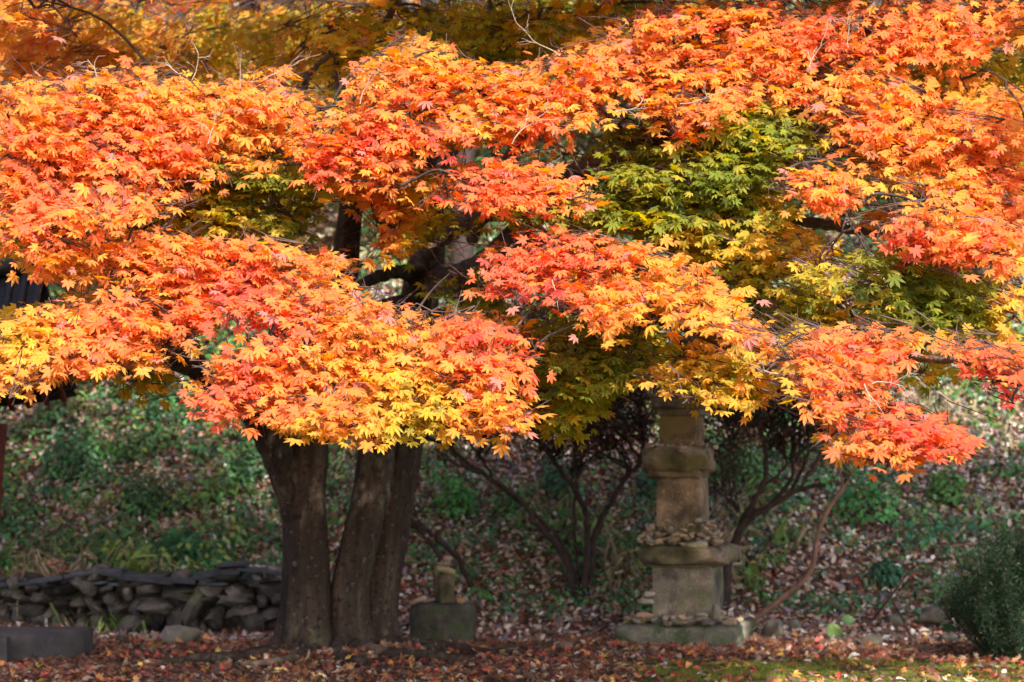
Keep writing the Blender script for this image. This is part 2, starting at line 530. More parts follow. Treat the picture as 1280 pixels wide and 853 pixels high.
def make_pad(centre, rx, rz, slope, n_spray, tfun, size, out, clip=None, jitter=.03, up_amt=.75, face=None):
    """one tier of foliage: an elliptical drooping sheet of fan-shaped sprays, in world space"""
    pos_l, n_l, d_l, s_l, t_l = [], [], [], [], []
    ang = rng.uniform(0, TAU, n_spray); rad = np.sqrt(rng.uniform(0, 1, n_spray))
    u = rad * np.cos(ang) * rx
    h = rad * np.sin(ang) * rz
    # sheet: height h, depth rises with height, edges droop
    dome = -0.25 * rz * (u / rx) ** 2 + u * rng.normal(0, .2)
    C = np.stack([centre[0] + u, centre[1] + h / slope + rng.normal(0, .05, n_spray), centre[2] + h + dome], 1)
    if clip is not None:
        px = 640 + C[:, 0] / C[:, 1] * F; py = HZ - (C[:, 2] - CAM_H) / C[:, 1] * F
        k = clip(px, py)
        C = C[k]
    tw = []
    for c in C:
        o2 = c[:2] - TC
        o2 = o2 / (np.linalg.norm(o2) + 1e-6) + rng.normal(0, .45, 2) + np.array([0, -.15])
        ax = np.array([o2[0], o2[1], -.42 + rng.normal(0, .15)]); ax /= np.linalg.norm(ax)
        nr = np.array([0.10, -.80, up_amt * .75]) if face is None else np.array(face)
        nr = nr - ax * np.dot(nr, ax); nr /= np.linalg.norm(nr)
        sd = np.cross(ax, nr)
        tw.append((c - ax * .18, c + ax * .12))
        for fan in (-.75, 0, .75):
            fd = ax * math.cos(fan) + sd * math.sin(fan)
            m_ = 3 if fan else 4
            for k in range(m_):
                q = c + fd * (0.055 + k * .055) * rng.uniform(.8, 1.15) + rng.normal(0, .012, 3)
                side = 1 if k % 2 else -1
                sv = np.cross(fd, nr)
                d = fd * .55 + sv * side * (.75 if k < m_ - 1 else .1) + np.array([0, 0, -.45]) + rng.normal(0, .18, 3)
                pos_l.append(q + sv * side * .02); n_l.append(nr + rng.normal(0, .30, 3)); d_l.append(d)
    if not pos_l:
        return tw
    pos = np.array(pos_l); px = 640 + pos[:, 0] / pos[:, 1] * F; py = HZ - (pos[:, 2] - CAM_H) / pos[:, 1] * F
    nS = len(C)
    t = tfun(px, py) + np.repeat(rng.normal(0, .07, nS), 10) + rng.normal(0, .075, len(pos))
    out.append((pos, np.array(n_l), np.array(d_l), size * rng.uniform(.62, 1.2, len(pos)), t))
    return tw


def keep_inside(pack, pa, grow=7):
    pos = pack[0]; px = 640 + pos[:, 0] / pos[:, 1] * F; py = HZ - (pos[:, 2] - CAM_H) / pos[:, 1] * F
    px = px + rng.normal(0, grow, len(px)); py = py + rng.normal(0, grow * .7, len(px)) + 2
    k = in_poly(px, py, pa)
    return tuple(q[k] for q in pack)


# real leaf colouring of the crown: 0 crimson .. 1 green, at places in the crown (photo px)
CT = np.array([
    (0, 20, .45), (60, 15, .35), (0, 130, .35), (60, 140, .45), (130, 110, .45), (200, 120, .42), (300, 130, .42), (250, 105, .46), (370, 130, .42), (30, 180, .25), (90, 200, .33), (60, 240, .22), (150, 240, .30),
    (40, 280, .30), (120, 290, .42), (220, 200, .30), (270, 160, .42), (330, 170, .45), (250, 240, .42), (340, 200, .50), (120, 160, .30), (180, 170, .28), (200, 330, .42), (300, 310, .33), (380, 320, .36),
    (40, 330, .42), (90, 340, .48), (30, 400, .58), (30, 440, .62), (100, 410, .30), (150, 430, .28), (90, 460, .32), (30, 470, .45), (170, 460, .55), (230, 460, .7), (190, 380, .35), (240, 400, .22), (290, 380, .10),
    (330, 390, .08), (370, 360, .30), (420, 350, .40), (440, 400, .42), (250, 490, .12), (300, 470, .15), (340, 460, .28), (360, 510, .25), (400, 450, .45), (440, 480, .42), (480, 430, .55), (520, 440, .55), (420, 520, .42),
    (500, 480, .72), (540, 500, .82), (520, 530, .8), (380, 540, .6), (560, 440, .30), (600, 410, .12), (650, 420, .14), (620, 450, .22), (600, 480, .42), (640, 500, .42), (600, 530, .52), (570, 400, .25), (640, 530, .5),
    (420, 150, .35), (480, 100, .42), (540, 60, .45), (520, 130, .33), (450, 180, .15), (400, 210, .18), (470, 220, .35), (500, 240, .45), (560, 120, .35), (600, 160, .42), (640, 110, .42), (690, 110, .28), (740, 80, .38), (780, 110, .42),
    (800, 150, .5), (820, 170, .5), (560, 220, .15), (540, 255, .16), (600, 230, .12), (650, 230, .22), (640, 265, .35), (720, 250, .38), (740, 270, .42), (690, 200, .38), (850, 40, .38), (900, 60, .36), (860, 110, .42), (850, 160, .3),
    (900, 130, .45), (960, 60, .38), (1010, 30, .28), (1060, 60, .26), (1110, 40, .3), (1000, 100, .42), (1060, 120, .42), (1120, 110, .48), (1160, 60, .38), (1230, 40, .33), (1270, 60, .33), (1200, 100, .42), (1270, 130, .42), (1050, 160, .38), (1000, 210, .38),
    (980, 240, .32), (1080, 210, .5), (1130, 180, .42), (1180, 170, .45), (1240, 170, .35), (1120, 240, .55), (1180, 240, .45), (1240, 230, .3), (1050, 280, .25), (1100, 270, .35), (1140, 310, .16), (1190, 300, .35), (1240, 320, .18), (1270, 280, .3),
    (1270, 350, .5), (1250, 390, .65), (600, 310, .2), (640, 300, .18), (700, 300, .15), (620, 350, .08), (600, 370, .12), (690, 370, .12), (740, 340, .28), (780, 310, .35), (830, 330, .42), (780, 360, .42), (700, 330, .2), (740, 410, .38), (820, 370, .55),
    (860, 350, .45), (900, 390, .48), (940, 415, .25), (850, 400, .58), (960, 430, .3), (790, 490, .5), (800, 460, .62), (850, 440, .72), (840, 480, .7), (890, 460, .78), (930, 450, .8), (920, 490, .72), (970, 480, .7), (960, 500, .6), (900, 510, .62),
    (1000, 440, .40), (1050, 430, .22), (1100, 430, .2), (1150, 430, .4), (1200, 430, .3), (1040, 480, .25), (1010, 500, .35), (1060, 530, .3), (1100, 560, .28), (1130, 520, .12), (1180, 550, .08), (1220, 470, .08), (1260, 500, .05), (1270, 440, .35), (1210, 560, .1), (1070, 570, .35), (1250, 450, .15),
])


def t_front(px, py):
    d2 = (px[:, None] - CT[:, 0]) ** 2 + ((py[:, None] - CT[:, 1]) * 1.2) ** 2 + 120
    wgt = 1 / d2 ** 1.5
    return (wgt * CT[:, 2]).sum(1) / wgt.sum(1) * .98 + .015


FRONT = [   # (polygon in photo px, distance offset)
    # lower centre pad
    ([(232, 505), (248, 470), (275, 445), (330, 425), (380, 405), (405, 375), (440, 365), (470, 372), (500, 385), (560, 392), (600, 388), (660, 402), (675, 425), (662, 465), (664, 510), (652, 545), (600, 542),
      (560, 540), (525, 528), (505, 540), (480, 552), (460, 540), (430, 538), (395, 540), (360, 534), (330, 515), (302, 510), (296, 532), (278, 538), (268, 512)], 0.0),
    # shelf above it
    ([(15, 328), (60, 300), (130, 285), (230, 290), (320, 292), (400, 305), (440, 325), (450, 365), (430, 400), (385, 415), (350, 410), (320, 395), (290, 385), (262, 415), (235, 420), (215, 400), (170, 370), (120, 340), (80, 350), (45, 345)], 0.15),
    # left lower shelf
    ([(0, 388), (50, 385), (120, 365), (180, 360), (225, 385), (235, 420), (250, 440), (225, 452), (190, 455), (150, 462), (110, 465), (75, 470), (40, 482), (0, 488)], 0.1),
    # upper left mass
    ([(0, 92), (60, 100), (130, 88), (200, 98), (290, 96), (350, 98), (395, 120), (400, 160), (375, 185), (360, 205), (300, 215), (240, 225), (220, 260), (150, 290), (90, 295), (40, 300), (0, 300)], 0.1),
    ([(110, 92), (135, 72), (190, 68), (210, 96), (170, 120), (120, 118)], 0.1), ([(300, 105), (330, 78), (372, 84), (385, 120), (330, 125)], 0.1), ([(20, 100), (50, 82), (90, 92), (90, 120), (30, 120)], 0.1),
    ([(0, 0), (50, 0), (85, 25), (80, 42), (40, 35), (0, 45)], 0.3),
    # centre mass
    ([(375, 170), (420, 135), (455, 85), (500, 40), (545, 32), (565, 62), (600, 82), (650, 82), (690, 62), (730, 40), (780, 20), (850, 0), (850, 40), (860, 120), (845, 165), (815, 160), (800, 130), (760, 120), (745, 150),
      (700, 160), (660, 185), (620, 175), (560, 190), (520, 200), (500, 240), (470, 235), (430, 222), (395, 230), (375, 205)], 0.0),
    ([(515, 255), (530, 220), (570, 200), (640, 200), (690, 190), (735, 215), (752, 240), (730, 262), (690, 255), (640, 265), (600, 262), (560, 250), (530, 262)], -.1),
    # right-centre pad
    ([(585, 365), (600, 320), (640, 288), (700, 280), (780, 292), (850, 322), (900, 352), (925, 385), (965, 425), (930, 425), (885, 408), (850, 392), (800, 390), (765, 425), (742, 415), (735, 392), (700, 378), (685, 375),
      (670, 345), (640, 345), (630, 372)], -.1),
    # right mass
    ([(840, 0), (1280, 0), (1280, 60), (1230, 55), (1200, 90), (1150, 70), (1120, 75), (1130, 110), (1180, 110), (1220, 100), (1280, 110), (1280, 300), (1250, 300), (1200, 280), (1150, 240), (1100, 230), (1060, 205), (1040, 165), (1010, 150),
      (985, 115), (940, 125), (915, 150), (895, 160), (850, 175), (835, 185), (820, 120), (835, 60)], 0.1),
    ([(968, 215), (1000, 195), (1060, 200), (1080, 230), (1060, 262), (1020, 262), (985, 250)], -.1),
    ([(1055, 285), (1080, 260), (1150, 250), (1220, 265), (1280, 280), (1280, 345), (1255, 335), (1200, 332), (1170, 330), (1130, 325), (1110, 300), (1075, 295)], -.2),
    ([(1238, 350), (1280, 345), (1280, 400), (1255, 392), (1240, 375)], .3),
    # yellow-green pad over the pagoda
    ([(785, 488), (800, 462), (840, 430), (890, 418), (945, 428), (975, 440), (985, 468), (960, 492), (935, 510), (905, 514), (880, 500), (845, 478), (810, 480)], .35),
    # lower right pads
    ([(975, 430), (1000, 412), (1060, 408), (1130, 412), (1160, 425), (1120, 445), (1095, 470), (1110, 490), (1075, 505), (1090, 530), (1065, 562), (1045, 560), (1020, 520), (995, 495), (978, 470)], -.3),
    ([(1042, 582), (1058, 545), (1095, 500), (1130, 500), (1180, 525), (1226, 556), (1205, 566), (1160, 568), (1138, 580), (1100, 572), (1070, 584)], -.45),
    ([(1130, 415), (1200, 418), (1280, 428), (1280, 505), (1250, 490), (1220, 470), (1205, 450), (1160, 440)], -.3),
]


def d_front(py):
    return 8.1 + np.clip(560 - py, 0, 700) / 560 * 1.9


leaf_packs = []
twig_lines = []
pad_centres = []
for poly, doff in FRONT:
    pa = np.array(poly, float)
    x0, y0 = pa.min(0); x1, y1 = pa.max(0)
    k = 0
    for gy in np.arange(y0 - 5, y1 + 30, 30):
        for gx in np.arange(x0 - 20 + (k % 2) * 30, x1 + 40, 60):
            cx, cy = gx + rng.uniform(-18, 18), gy + rng.uniform(-10, 10)
            tests = np.array([(cx, cy), (cx - 35, cy), (cx + 35, cy), (cx, cy - 15), (cx, cy + 15)])
            if not in_poly(tests[:, 0], tests[:, 1], pa).any():
                continue
            d = float(d_front(cy)) + doff + rng.normal(0, .12)
            c = P(cx, cy, d)
            pxm = F / d
            clip = lambda a, b, pa=pa: in_poly(a, b - 6, pa) | in_poly(a, b + 6, pa) & in_poly(a, b - 2, pa)
            tw = make_pad(c, rng.uniform(60, 95) / pxm, rng.uniform(26, 44) / pxm, 1.0, 11, t_front, .051, leaf_packs, clip)
            if tw: leaf_packs[-1] = keep_inside(leaf_packs[-1], pa, 19)
            if tw:
                pad_centres.append(c + np.array([0, .05, -.03]))
                twig_lines += [(a, b, c) for a, b in tw]
        k += 1
print("front pads", len(pad_centres), "leaves", sum(len(p[0]) for p in leaf_packs))
front_leaves = leaf_packs

# inner, shaded foliage behind the front boughs: greens, olives, dull oranges
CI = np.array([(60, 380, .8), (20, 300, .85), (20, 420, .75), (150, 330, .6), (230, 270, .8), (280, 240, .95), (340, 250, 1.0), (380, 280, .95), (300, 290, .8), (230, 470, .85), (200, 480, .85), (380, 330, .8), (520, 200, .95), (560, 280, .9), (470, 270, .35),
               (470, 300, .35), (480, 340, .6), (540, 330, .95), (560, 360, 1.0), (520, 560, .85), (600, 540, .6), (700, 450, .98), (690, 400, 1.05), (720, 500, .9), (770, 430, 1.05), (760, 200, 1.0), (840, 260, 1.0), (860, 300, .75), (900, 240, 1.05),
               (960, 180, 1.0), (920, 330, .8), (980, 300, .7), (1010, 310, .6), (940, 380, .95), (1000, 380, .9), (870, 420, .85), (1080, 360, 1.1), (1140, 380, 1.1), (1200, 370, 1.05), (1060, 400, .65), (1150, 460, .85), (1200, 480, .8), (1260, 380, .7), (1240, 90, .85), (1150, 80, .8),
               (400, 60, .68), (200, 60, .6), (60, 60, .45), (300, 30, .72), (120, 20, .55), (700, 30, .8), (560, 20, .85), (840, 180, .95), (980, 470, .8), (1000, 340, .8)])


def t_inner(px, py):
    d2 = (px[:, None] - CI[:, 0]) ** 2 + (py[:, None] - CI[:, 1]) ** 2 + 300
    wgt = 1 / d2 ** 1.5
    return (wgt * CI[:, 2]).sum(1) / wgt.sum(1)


INNER = [   # (polygon, near, far)
    ([(0, 250), (60, 300), (0, 345)], 9.8, 11),
    ([(0, 385), (80, 375), (180, 350), (230, 400), (240, 470), (205, 492), (165, 478), (100, 470), (0, 480)], 9.2, 10.5),
    ([(150, 475), (200, 470), (235, 470), (215, 500), (180, 495)], 9.0, 9.6),
    ([(210, 230), (260, 205), (380, 200), (400, 240), (380, 290), (420, 300), (300, 300), (220, 290)], 9.8, 11.5),
    ([(380, 205), (520, 190), (520, 250), (600, 270), (600, 300), (520, 320), (500, 310), (480, 260), (400, 240)], 10.2, 11.8),
    ([(455, 270), (500, 262), (520, 300), (510, 360), (480, 375), (455, 330), (440, 300)], 9.8, 10.6),
    ([(530, 310), (620, 330), (640, 380), (660, 400), (560, 395), (520, 380)], 10.5, 12.2),
    ([(650, 370), (740, 385), (830, 395), (840, 440), (800, 470), (765, 485), (740, 525), (715, 550), (690, 550), (662, 510), (680, 440)], 9.4, 11.5),
    ([(735, 160), (800, 180), (860, 185), (930, 150), (1000, 120), (1040, 170), (980, 200), (970, 250), (1000, 290), (1040, 320), (990, 345), (930, 300), (880, 320), (800, 290), (745, 275)], 10.0, 12.5),
    ([(840, 295), (900, 290), (960, 320), (1010, 310), (1030, 345), (950, 350), (980, 400), (940, 400)], 9.6, 11),
    ([(900, 340), (960, 350), (1010, 370), (1040, 400), (990, 430), (950, 420)], 9.6, 11),
    ([(1090, 330), (1240, 340), (1250, 400), (1220, 420), (1120, 405), (1100, 370)], 10, 12),
    ([(1060, 385), (1130, 395), (1130, 425), (1060, 425), (1010, 410)], 9.2, 9.8),
    ([(1080, 430), (1200, 430), (1230, 480), (1180, 485), (1130, 475), (1090, 470)], 8.7, 9.6),
    ([(800, 420), (880, 410), (980, 430), (1010, 470), (960, 500), (900, 505), (840, 490)], 9.0, 10.4),
    ([(480, 520), (560, 530), (650, 515), (650, 530), (590, 540), (545, 545), (490, 545)], 8.6, 9.2),
    ([(330, 500), (480, 520), (500, 540), (430, 545), (360, 540), (335, 520)], 8.6, 9.2),
    ([(430, 0), (900, 0), (830, 60), (700, 80), (620, 90), (560, 60), (500, 40), (440, 110), (400, 130)], 11.5, 14),
    ([(0, 0), (440, 0), (440, 100), (0, 100)], 12.5, 14.5),
    ([(1100, 60), (1280, 50), (1280, 130), (1150, 130)], 10.5, 12),
]
INNER += [
    ([(180, 205), (420, 190), (560, 205), (560, 262), (500, 300), (470, 300), (400, 235), (330, 235), (370, 300), (250, 300), (180, 265)], 9.6, 10.2),
    ([(560, 262), (700, 250), (760, 150), (860, 160), (960, 110), (1045, 160), (980, 215), (975, 270), (1010, 300), (950, 350), (900, 345), (800, 288), (640, 283)], 9.5, 10.3),
    ([(1000, 300), (1100, 310), (1230, 345), (1270, 430), (1120, 412), (1060, 395), (1040, 420), (980, 420), (960, 380)], 8.9, 9.6),
    ([(420, 0), (800, 0), (760, 40), (650, 75), (560, 60), (500, 30), (450, 80), (400, 120), (390, 60)], 11.0, 12.5),
    ([(640, 400), (700, 385), (790, 400), (860, 410), (850, 440), (780, 480), (735, 520), (705, 545), (690, 520), (670, 470)], 8.9, 9.6),
]
inner_packs = []
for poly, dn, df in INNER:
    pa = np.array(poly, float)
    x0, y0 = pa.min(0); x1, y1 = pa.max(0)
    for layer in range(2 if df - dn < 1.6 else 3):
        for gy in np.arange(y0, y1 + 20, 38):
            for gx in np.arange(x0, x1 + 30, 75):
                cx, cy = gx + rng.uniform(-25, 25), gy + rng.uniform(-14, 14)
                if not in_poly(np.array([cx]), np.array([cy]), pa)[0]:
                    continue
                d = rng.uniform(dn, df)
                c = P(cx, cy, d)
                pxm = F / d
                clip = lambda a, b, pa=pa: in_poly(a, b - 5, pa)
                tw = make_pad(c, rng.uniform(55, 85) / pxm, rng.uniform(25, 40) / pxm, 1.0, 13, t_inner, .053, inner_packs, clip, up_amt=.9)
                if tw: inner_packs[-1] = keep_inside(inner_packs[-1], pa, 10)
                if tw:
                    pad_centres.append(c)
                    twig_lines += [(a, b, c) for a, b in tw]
# foliage filling the crown just behind its outer boughs, added to block sun through gaps
for poly, doff in FRONT:
    pa = np.array(poly, float)
    x0, y0 = pa.min(0); x1, y1 = pa.max(0)
    for gy in np.arange(y0 - 10, y1 + 20, 40):
        for gx in np.arange(x0 - 20, x1 + 30, 62):
            cx, cy = gx + rng.uniform(-25, 25), gy + rng.uniform(-14, 14)
            if not in_poly(np.array([cx]), np.array([cy]), pa)[0]:
                continue
            d = float(d_front(cy)) + doff + rng.uniform(.35, 1.5)
            c = P(cx, cy, d); pxm = F / d
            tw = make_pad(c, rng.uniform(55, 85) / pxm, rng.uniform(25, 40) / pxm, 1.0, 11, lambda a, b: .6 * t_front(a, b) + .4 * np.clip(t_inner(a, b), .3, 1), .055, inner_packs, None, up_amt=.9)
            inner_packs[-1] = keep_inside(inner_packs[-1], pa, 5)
            twig_lines += [(a, b, c) for a, b in tw[::3]]
print("inner leaves", sum(len(p[0]) for p in inner_packs))

# the rest of the crown: above the picture, to the sides and at the back, added and shaped for its shade
upper_packs = []
k = 0
while k < 470:
    x, y = rng.uniform(-6.5, 6.5), rng.uniform(9.0, 16.5)
    rr = math.hypot((x + .4) / 7.2, (y - 12.3) / 4.6)
    if rr > 1: continue
    ztop = CAM_H + HZ / F * y
    zmax = 4.6 + 2.6 * math.sqrt(1 - rr * rr)
    if zmax < ztop + .3: continue
    z = rng.uniform(ztop + .25, zmax)
    if not 14.9 < y + 1.25 * z < 18.3: continue
    if x < .5 and y + 1.25 * z > 16.2 and rng.random() < .6: k += 1; continue
    c = np.array([x, y, z])
    make_pad(c, rng.uniform(.3, .5), rng.uniform(.12, .2), .8, 10, lambda a, b: np.full(len(a), .5) +   .25 * np.sin(a * .004), .075, upper_packs, up_amt=1.0)
    if k % 4 == 0: pad_centres.append(c)
    k += 1

for k in range(160):  # extra unseen foliage, added to keep sun off the trunk and ground
    x, y = rng.uniform(-3.2, 4.2), rng.uniform(9.6, 12)
    z = max(CAM_H + HZ / F * y + .2, (15.0 - y) / 1.25) + rng.uniform(0, .9)
    c = np.array([x, y, z])
    make_pad(c, rng.uniform(.3, .5), rng.uniform(.12, .2), .8, 10, lambda a, b: np.full(len(a), .5) + .25 * np.sin(a * .004), .075, upper_packs, up_amt=1.0)

# sides, outside the picture
for k in range(120):
    sgn = rng.choice([-1, 1]); y = rng.uniform(8.6, 14)
    x = sgn * (640 / F * y + rng.uniform(.15, 1.6)); z = rng.uniform(1.9, 4.6)
    make_pad(np.array([x, y, z]), rng.uniform(.3, .5), rng.uniform(.12, .2), .8, 9, lambda a, b: np.full(len(a), .5), .06, upper_packs, up_amt=.9)


# openings where the photo shows bare limbs
OPEN = [([(425, 335), (500, 330), (545, 282), (612, 258), (622, 285), (570, 330), (605, 325), (612, 362), (540, 395), (470, 388)], 9.2, .72),
        ([(418, 240), (468, 252), (478, 300), (440, 330), (412, 300)], 9.2, .8),
        ([(192, 425), (225, 428), (262, 462), (268, 492), (240, 482), (205, 458)], 0, .92),
        ([(715, 212), (790, 175), (838, 158), (838, 180), (790, 200), (725, 222)], 0, .8),
        ([(1030, 318), (1105, 330), (1115, 385), (1060, 395), (1030, 370)], 8, .75)]


def open_up(pk):
    pos = pk[0]; px = 640 + pos[:, 0] / pos[:, 1] * F; py = HZ - (pos[:, 2] - CAM_H) / pos[:, 1] * F
    k = np.ones(len(px), bool)
    for pl, dmin, pr in OPEN:
        k &= ~(in_poly(px, py, np.array(pl, float)) & (pos[:, 1] > dmin) & (rng.random(len(px)) < pr))
    return tuple(q[k] for q in pk)


def pack_leaves(packs, kind, tipmix=.35, sat_j=.06):
    pos = np.concatenate([p[0] for p in packs]); nr = np.concatenate([p[1] for p in packs]); dr = np.concatenate([p[2] for p in packs])
    s = np.concatenate([p[3] for p in packs]); t = np.concatenate([p[4] for p in packs])
    c = ramp(t) * rng.uniform(.85, 1.12, (len(t), 1))
    br = rng.random(len(t)) < .035
    c[br] *= np.array([.55, .6, .8])
    old = rng.random(len(t)) < .035           # bleached, curling pinkish leaves
    c[old & (t < .6)] = np.array([.62, .30, .24])
    return leaves_mesh(pos, nr, dr, s, np.clip(c, 0, .88), kind, (.74, .09, .07), tipmix)


# --- trunk, limbs
maple = thing("maple_tree", (-1.2, 12.9, 0), "big twin-stemmed maple spreading orange and red boughs over the pagoda", "tree")


def limb(pts, r0, r1, name="limb", mat=M_limb, sides=12, flute=.06, seed=1, k=7, parent=maple, power=1.0):
    w_ = np.array([P(*q) if len(q) == 3 else q[:3] for q in pts])
    sp = smooth_path(w_, k)
    t = np.linspace(0, 1, len(sp)) ** power
    rs = np.random.default_rng(seed)
    sp[1:-1] += rs.normal(0, .18 * min(r0, .03), (len(sp) - 2, 3))
    mb = MB()
    tube(mb, sp, r0 * (1 - t) + r1 * t, sides, flute, seed, .015)
    mb.build(name, mat, parent)
    return sp, r0 * (1 - t) + r1 * t


skeleton = []


def trunk(pts, rad, name, seed, flare=True):
    w_ = np.array([P(*q) for q in pts]); sp = smooth_path(w_, 9)
    r = np.interp(np.linspace(0, 1, len(sp)), np.linspace(0, 1, len(rad)), rad)
    mb = MB()
    n = len(sp); sides = 56
    tube(mb, sp, r, sides, .10, seed, .014)
    o = mb.build(name, M_bark, maple)
    me = o.data
    # bark relief and root flare
    vv = np.zeros(len(me.vertices) * 3); me.vertices.foreach_get("co", vv); vv = vv.reshape(-1, 3)
    low = np.exp(-np.maximum(vv[:, 2] - .03, 0) / .16)
    cxy = sp[0][:2]
    dlt = vv[:, :2] - cxy
    a = np.arctan2(dlt[:, 1], dlt[:, 0])
    vv[:, :2] += dlt * (low * (.28 + .6 * np.maximum(0, np.sin(4 * a + seed))))[:, None] * (1 if flare else .4)
    me.vertices.foreach_set("co", vv.ravel()); me.update()
    skeleton.append((sp, r))
    return o


trunk([(384, 845, 12.85), (385, 800, 12.85), (384, 740, 12.85), (383, 680, 12.85), (381, 620, 12.8), (383, 570, 12.75), (392, 520, 12.7), (410, 460, 12.6), (425, 400, 12.4), (432, 330, 12.2), (440, 250, 12.0), (450, 160, 11.8)],
      [.18, .165, .155, .148, .145, .155, .13, .115, .1, .085, .07, .05], "trunk", 1)
trunk([(433, 845, 12.9), (434, 800, 12.9), (436, 740, 12.9), (448, 680, 12.9), (462, 620, 12.9), (470, 560, 12.9), (474, 500, 12.9), (474, 440, 12.9), (470, 400, 13.0)],
      [.155, .13, .122, .12, .12, .12, .11, .1, .09], "trunk", 2)
trunk([(458, 845, 13.1), (462, 800, 13.1), (468, 740, 13.1), (478, 680, 13.1), (486, 620, 13.1), (495, 560, 13.1), (505, 500, 13.1), (514, 440, 13.1), (522, 380, 13.0), (532, 320, 12.9), (535, 240, 12.8), (530, 150, 12.8), (535, 40, 12.8)],
      [.17, .155, .15, .155, .16, .165, .15, .14, .13, .12, .09, .08, .06], "trunk", 3)

LIMBS = [
    ([(384, 720, 12.93), (372, 640, 12.8), (340, 552, 12.55), (303, 500, 12.2), (260, 468, 11.8), (225, 450, 11.4), (195, 435, 11.0), (160, 415, 10.6), (110, 400, 10.2), (50, 400, 9.8)], .128, .02),
    ([(300, 495, 12.2), (315, 460, 11.6), (345, 420, 11.0), (360, 380, 10.2), (330, 350, 9.6), (270, 330, 9.2), (190, 320, 9.2)], .06, .012),
    ([(260, 468, 11.8), (210, 400, 11.4), (180, 330, 11.0), (150, 250, 10.6), (90, 200, 10.2), (20, 170, 10.0)], .06, .012),
    ([(522, 380, 13.0), (470, 390, 12.6), (440, 420, 11.8), (430, 440, 10.8), (410, 430, 9.8), (370, 430, 9.0), (320, 450, 8.6)], .08, .012),
    ([(522, 400, 13.0), (560, 400, 12.4), (590, 420, 11.4), (590, 440, 10.2), (570, 440, 9.2), (530, 450, 8.7)], .07, .012),
    ([(515, 345, 12.9), (490, 340, 12.4), (455, 355, 12.0), (425, 370, 11.4), (410, 360, 10.6), (395, 330, 9.8)], .05, .015),
    ([(525, 330, 12.9), (545, 300, 12.6), (575, 280, 12.3), (610, 268, 11.9), (650, 262, 11.3), (690, 255, 10.8), (730, 240, 10.4)], .085, .03),
    ([(535, 240, 12.8), (500, 270, 12.3), (470, 255, 11.8), (440, 220, 11.2), (420, 190, 10.6), (410, 170, 10.0)], .045, .012),
    ([(524, 350, 13.0), (555, 352, 12.8), (600, 335, 12.4), (640, 300, 11.9), (690, 240, 11.4), (735, 210, 11.0), (790, 185, 10.7), (825, 168, 10.5), (870, 150, 10.4), (930, 130, 10.3), (985, 112, 10.1), (1040, 70, 10.0), (1090, 10, 9.9), (1140, -70, 9.9)], .10, .022),
    ([(640, 300, 11.9), (700, 320, 11.4), (760, 370, 10.8), (800, 395, 10.2), (840, 400, 9.8), (900, 425, 9.3), (980, 468, 8.6), (1010, 478, 8.3), (1060, 470, 8.0)], .07, .014),
    ([(825, 168, 10.5), (870, 220, 10.8), (920, 262, 10.6), (1000, 275, 10.4), (1080, 290, 10.0), (1150, 295, 9.4), (1240, 300, 9.2)], .05, .012),
    ([(700, 320, 11.4), (800, 330, 11.5), (920, 350, 11.2), (1040, 400, 10.2), (1100, 440, 9.2), (1180, 450, 8.6), (1250, 460, 8.3)], .045, .010),
    ([(800, 395, 10.2), (830, 360, 9.6), (800, 340, 9.0), (740, 330, 8.8)], .03, .008),
    ([(925, 158, 10.2), (985, 160, 10.0), (1030, 165, 9.8), (1060, 180, 9.6), (1090, 190, 9.4)], .014, .006),
    ([(450, 160, 11.8), (420, 90, 11.8), (440, 60, 11.8), (480, 30, 11.7), (495, 0, 11.6), (510, -60, 11.6)], .03, .015),
    ([(440, 250, 12.0), (400, 180, 11.6), (380, 110, 11.4), (400, 80, 11.5), (450, 50, 11.6)], .03, .012),
    ([(535, 240, 12.8), (580, 160, 12.4), (610, 80, 12.2), (650, 60, 12.0), (700, 40, 11.8), (760, 5, 11.6)], .05, .02),
    ([(610, 80, 12.2), (605, 40, 12.0), (615, 25, 12.0), (600, -40, 12.0)], .022, .012),
    ([(440, 250, 12.0), (360, 200, 11.6), (290, 160, 11.0), (230, 140, 10.4), (170, 130, 10.0)], .045, .012),
    ([(590, 300, 11.9), (640, 190, 11.0), (680, 160, 10.2), (740, 110, 9.9), (800, 60, 9.9)], .04, .010),
    ([(535, 40, 12.8), (540, -60, 12.6), (560, -200, 12.4), (520, -330, 12.2)], .065, .03),
    ([(535, 40, 12.8), (440, -60, 12.4), (300, -180, 12.0), (100, -250, 12.0)], .05, .02),
    ([(1040, 70, 10.0), (1150, -40, 10.6), (1250, -150, 11.4)], .03, .015),
    ([(560, -200, 12.4), (700, -250, 12), (900, -260, 12)], .04, .015),
    ([(195, 435, 11.0), (120, 440, 10.0), (60, 450, 9.2), (20, 460, 8.9)], .025, .008),
]
for i, (pts, r0, r1) in enumerate(LIMBS):
    big = r0 > .028
    sp, r = limb(pts, r0, r1, "limb", M_bark if i in (0, 3, 4, 5) else M_limb, seed=20 + i)
    skeleton.append((sp, r))

SK = np.concatenate([s for s, r in skeleton]); SR = np.concatenate([r for s, r in skeleton])
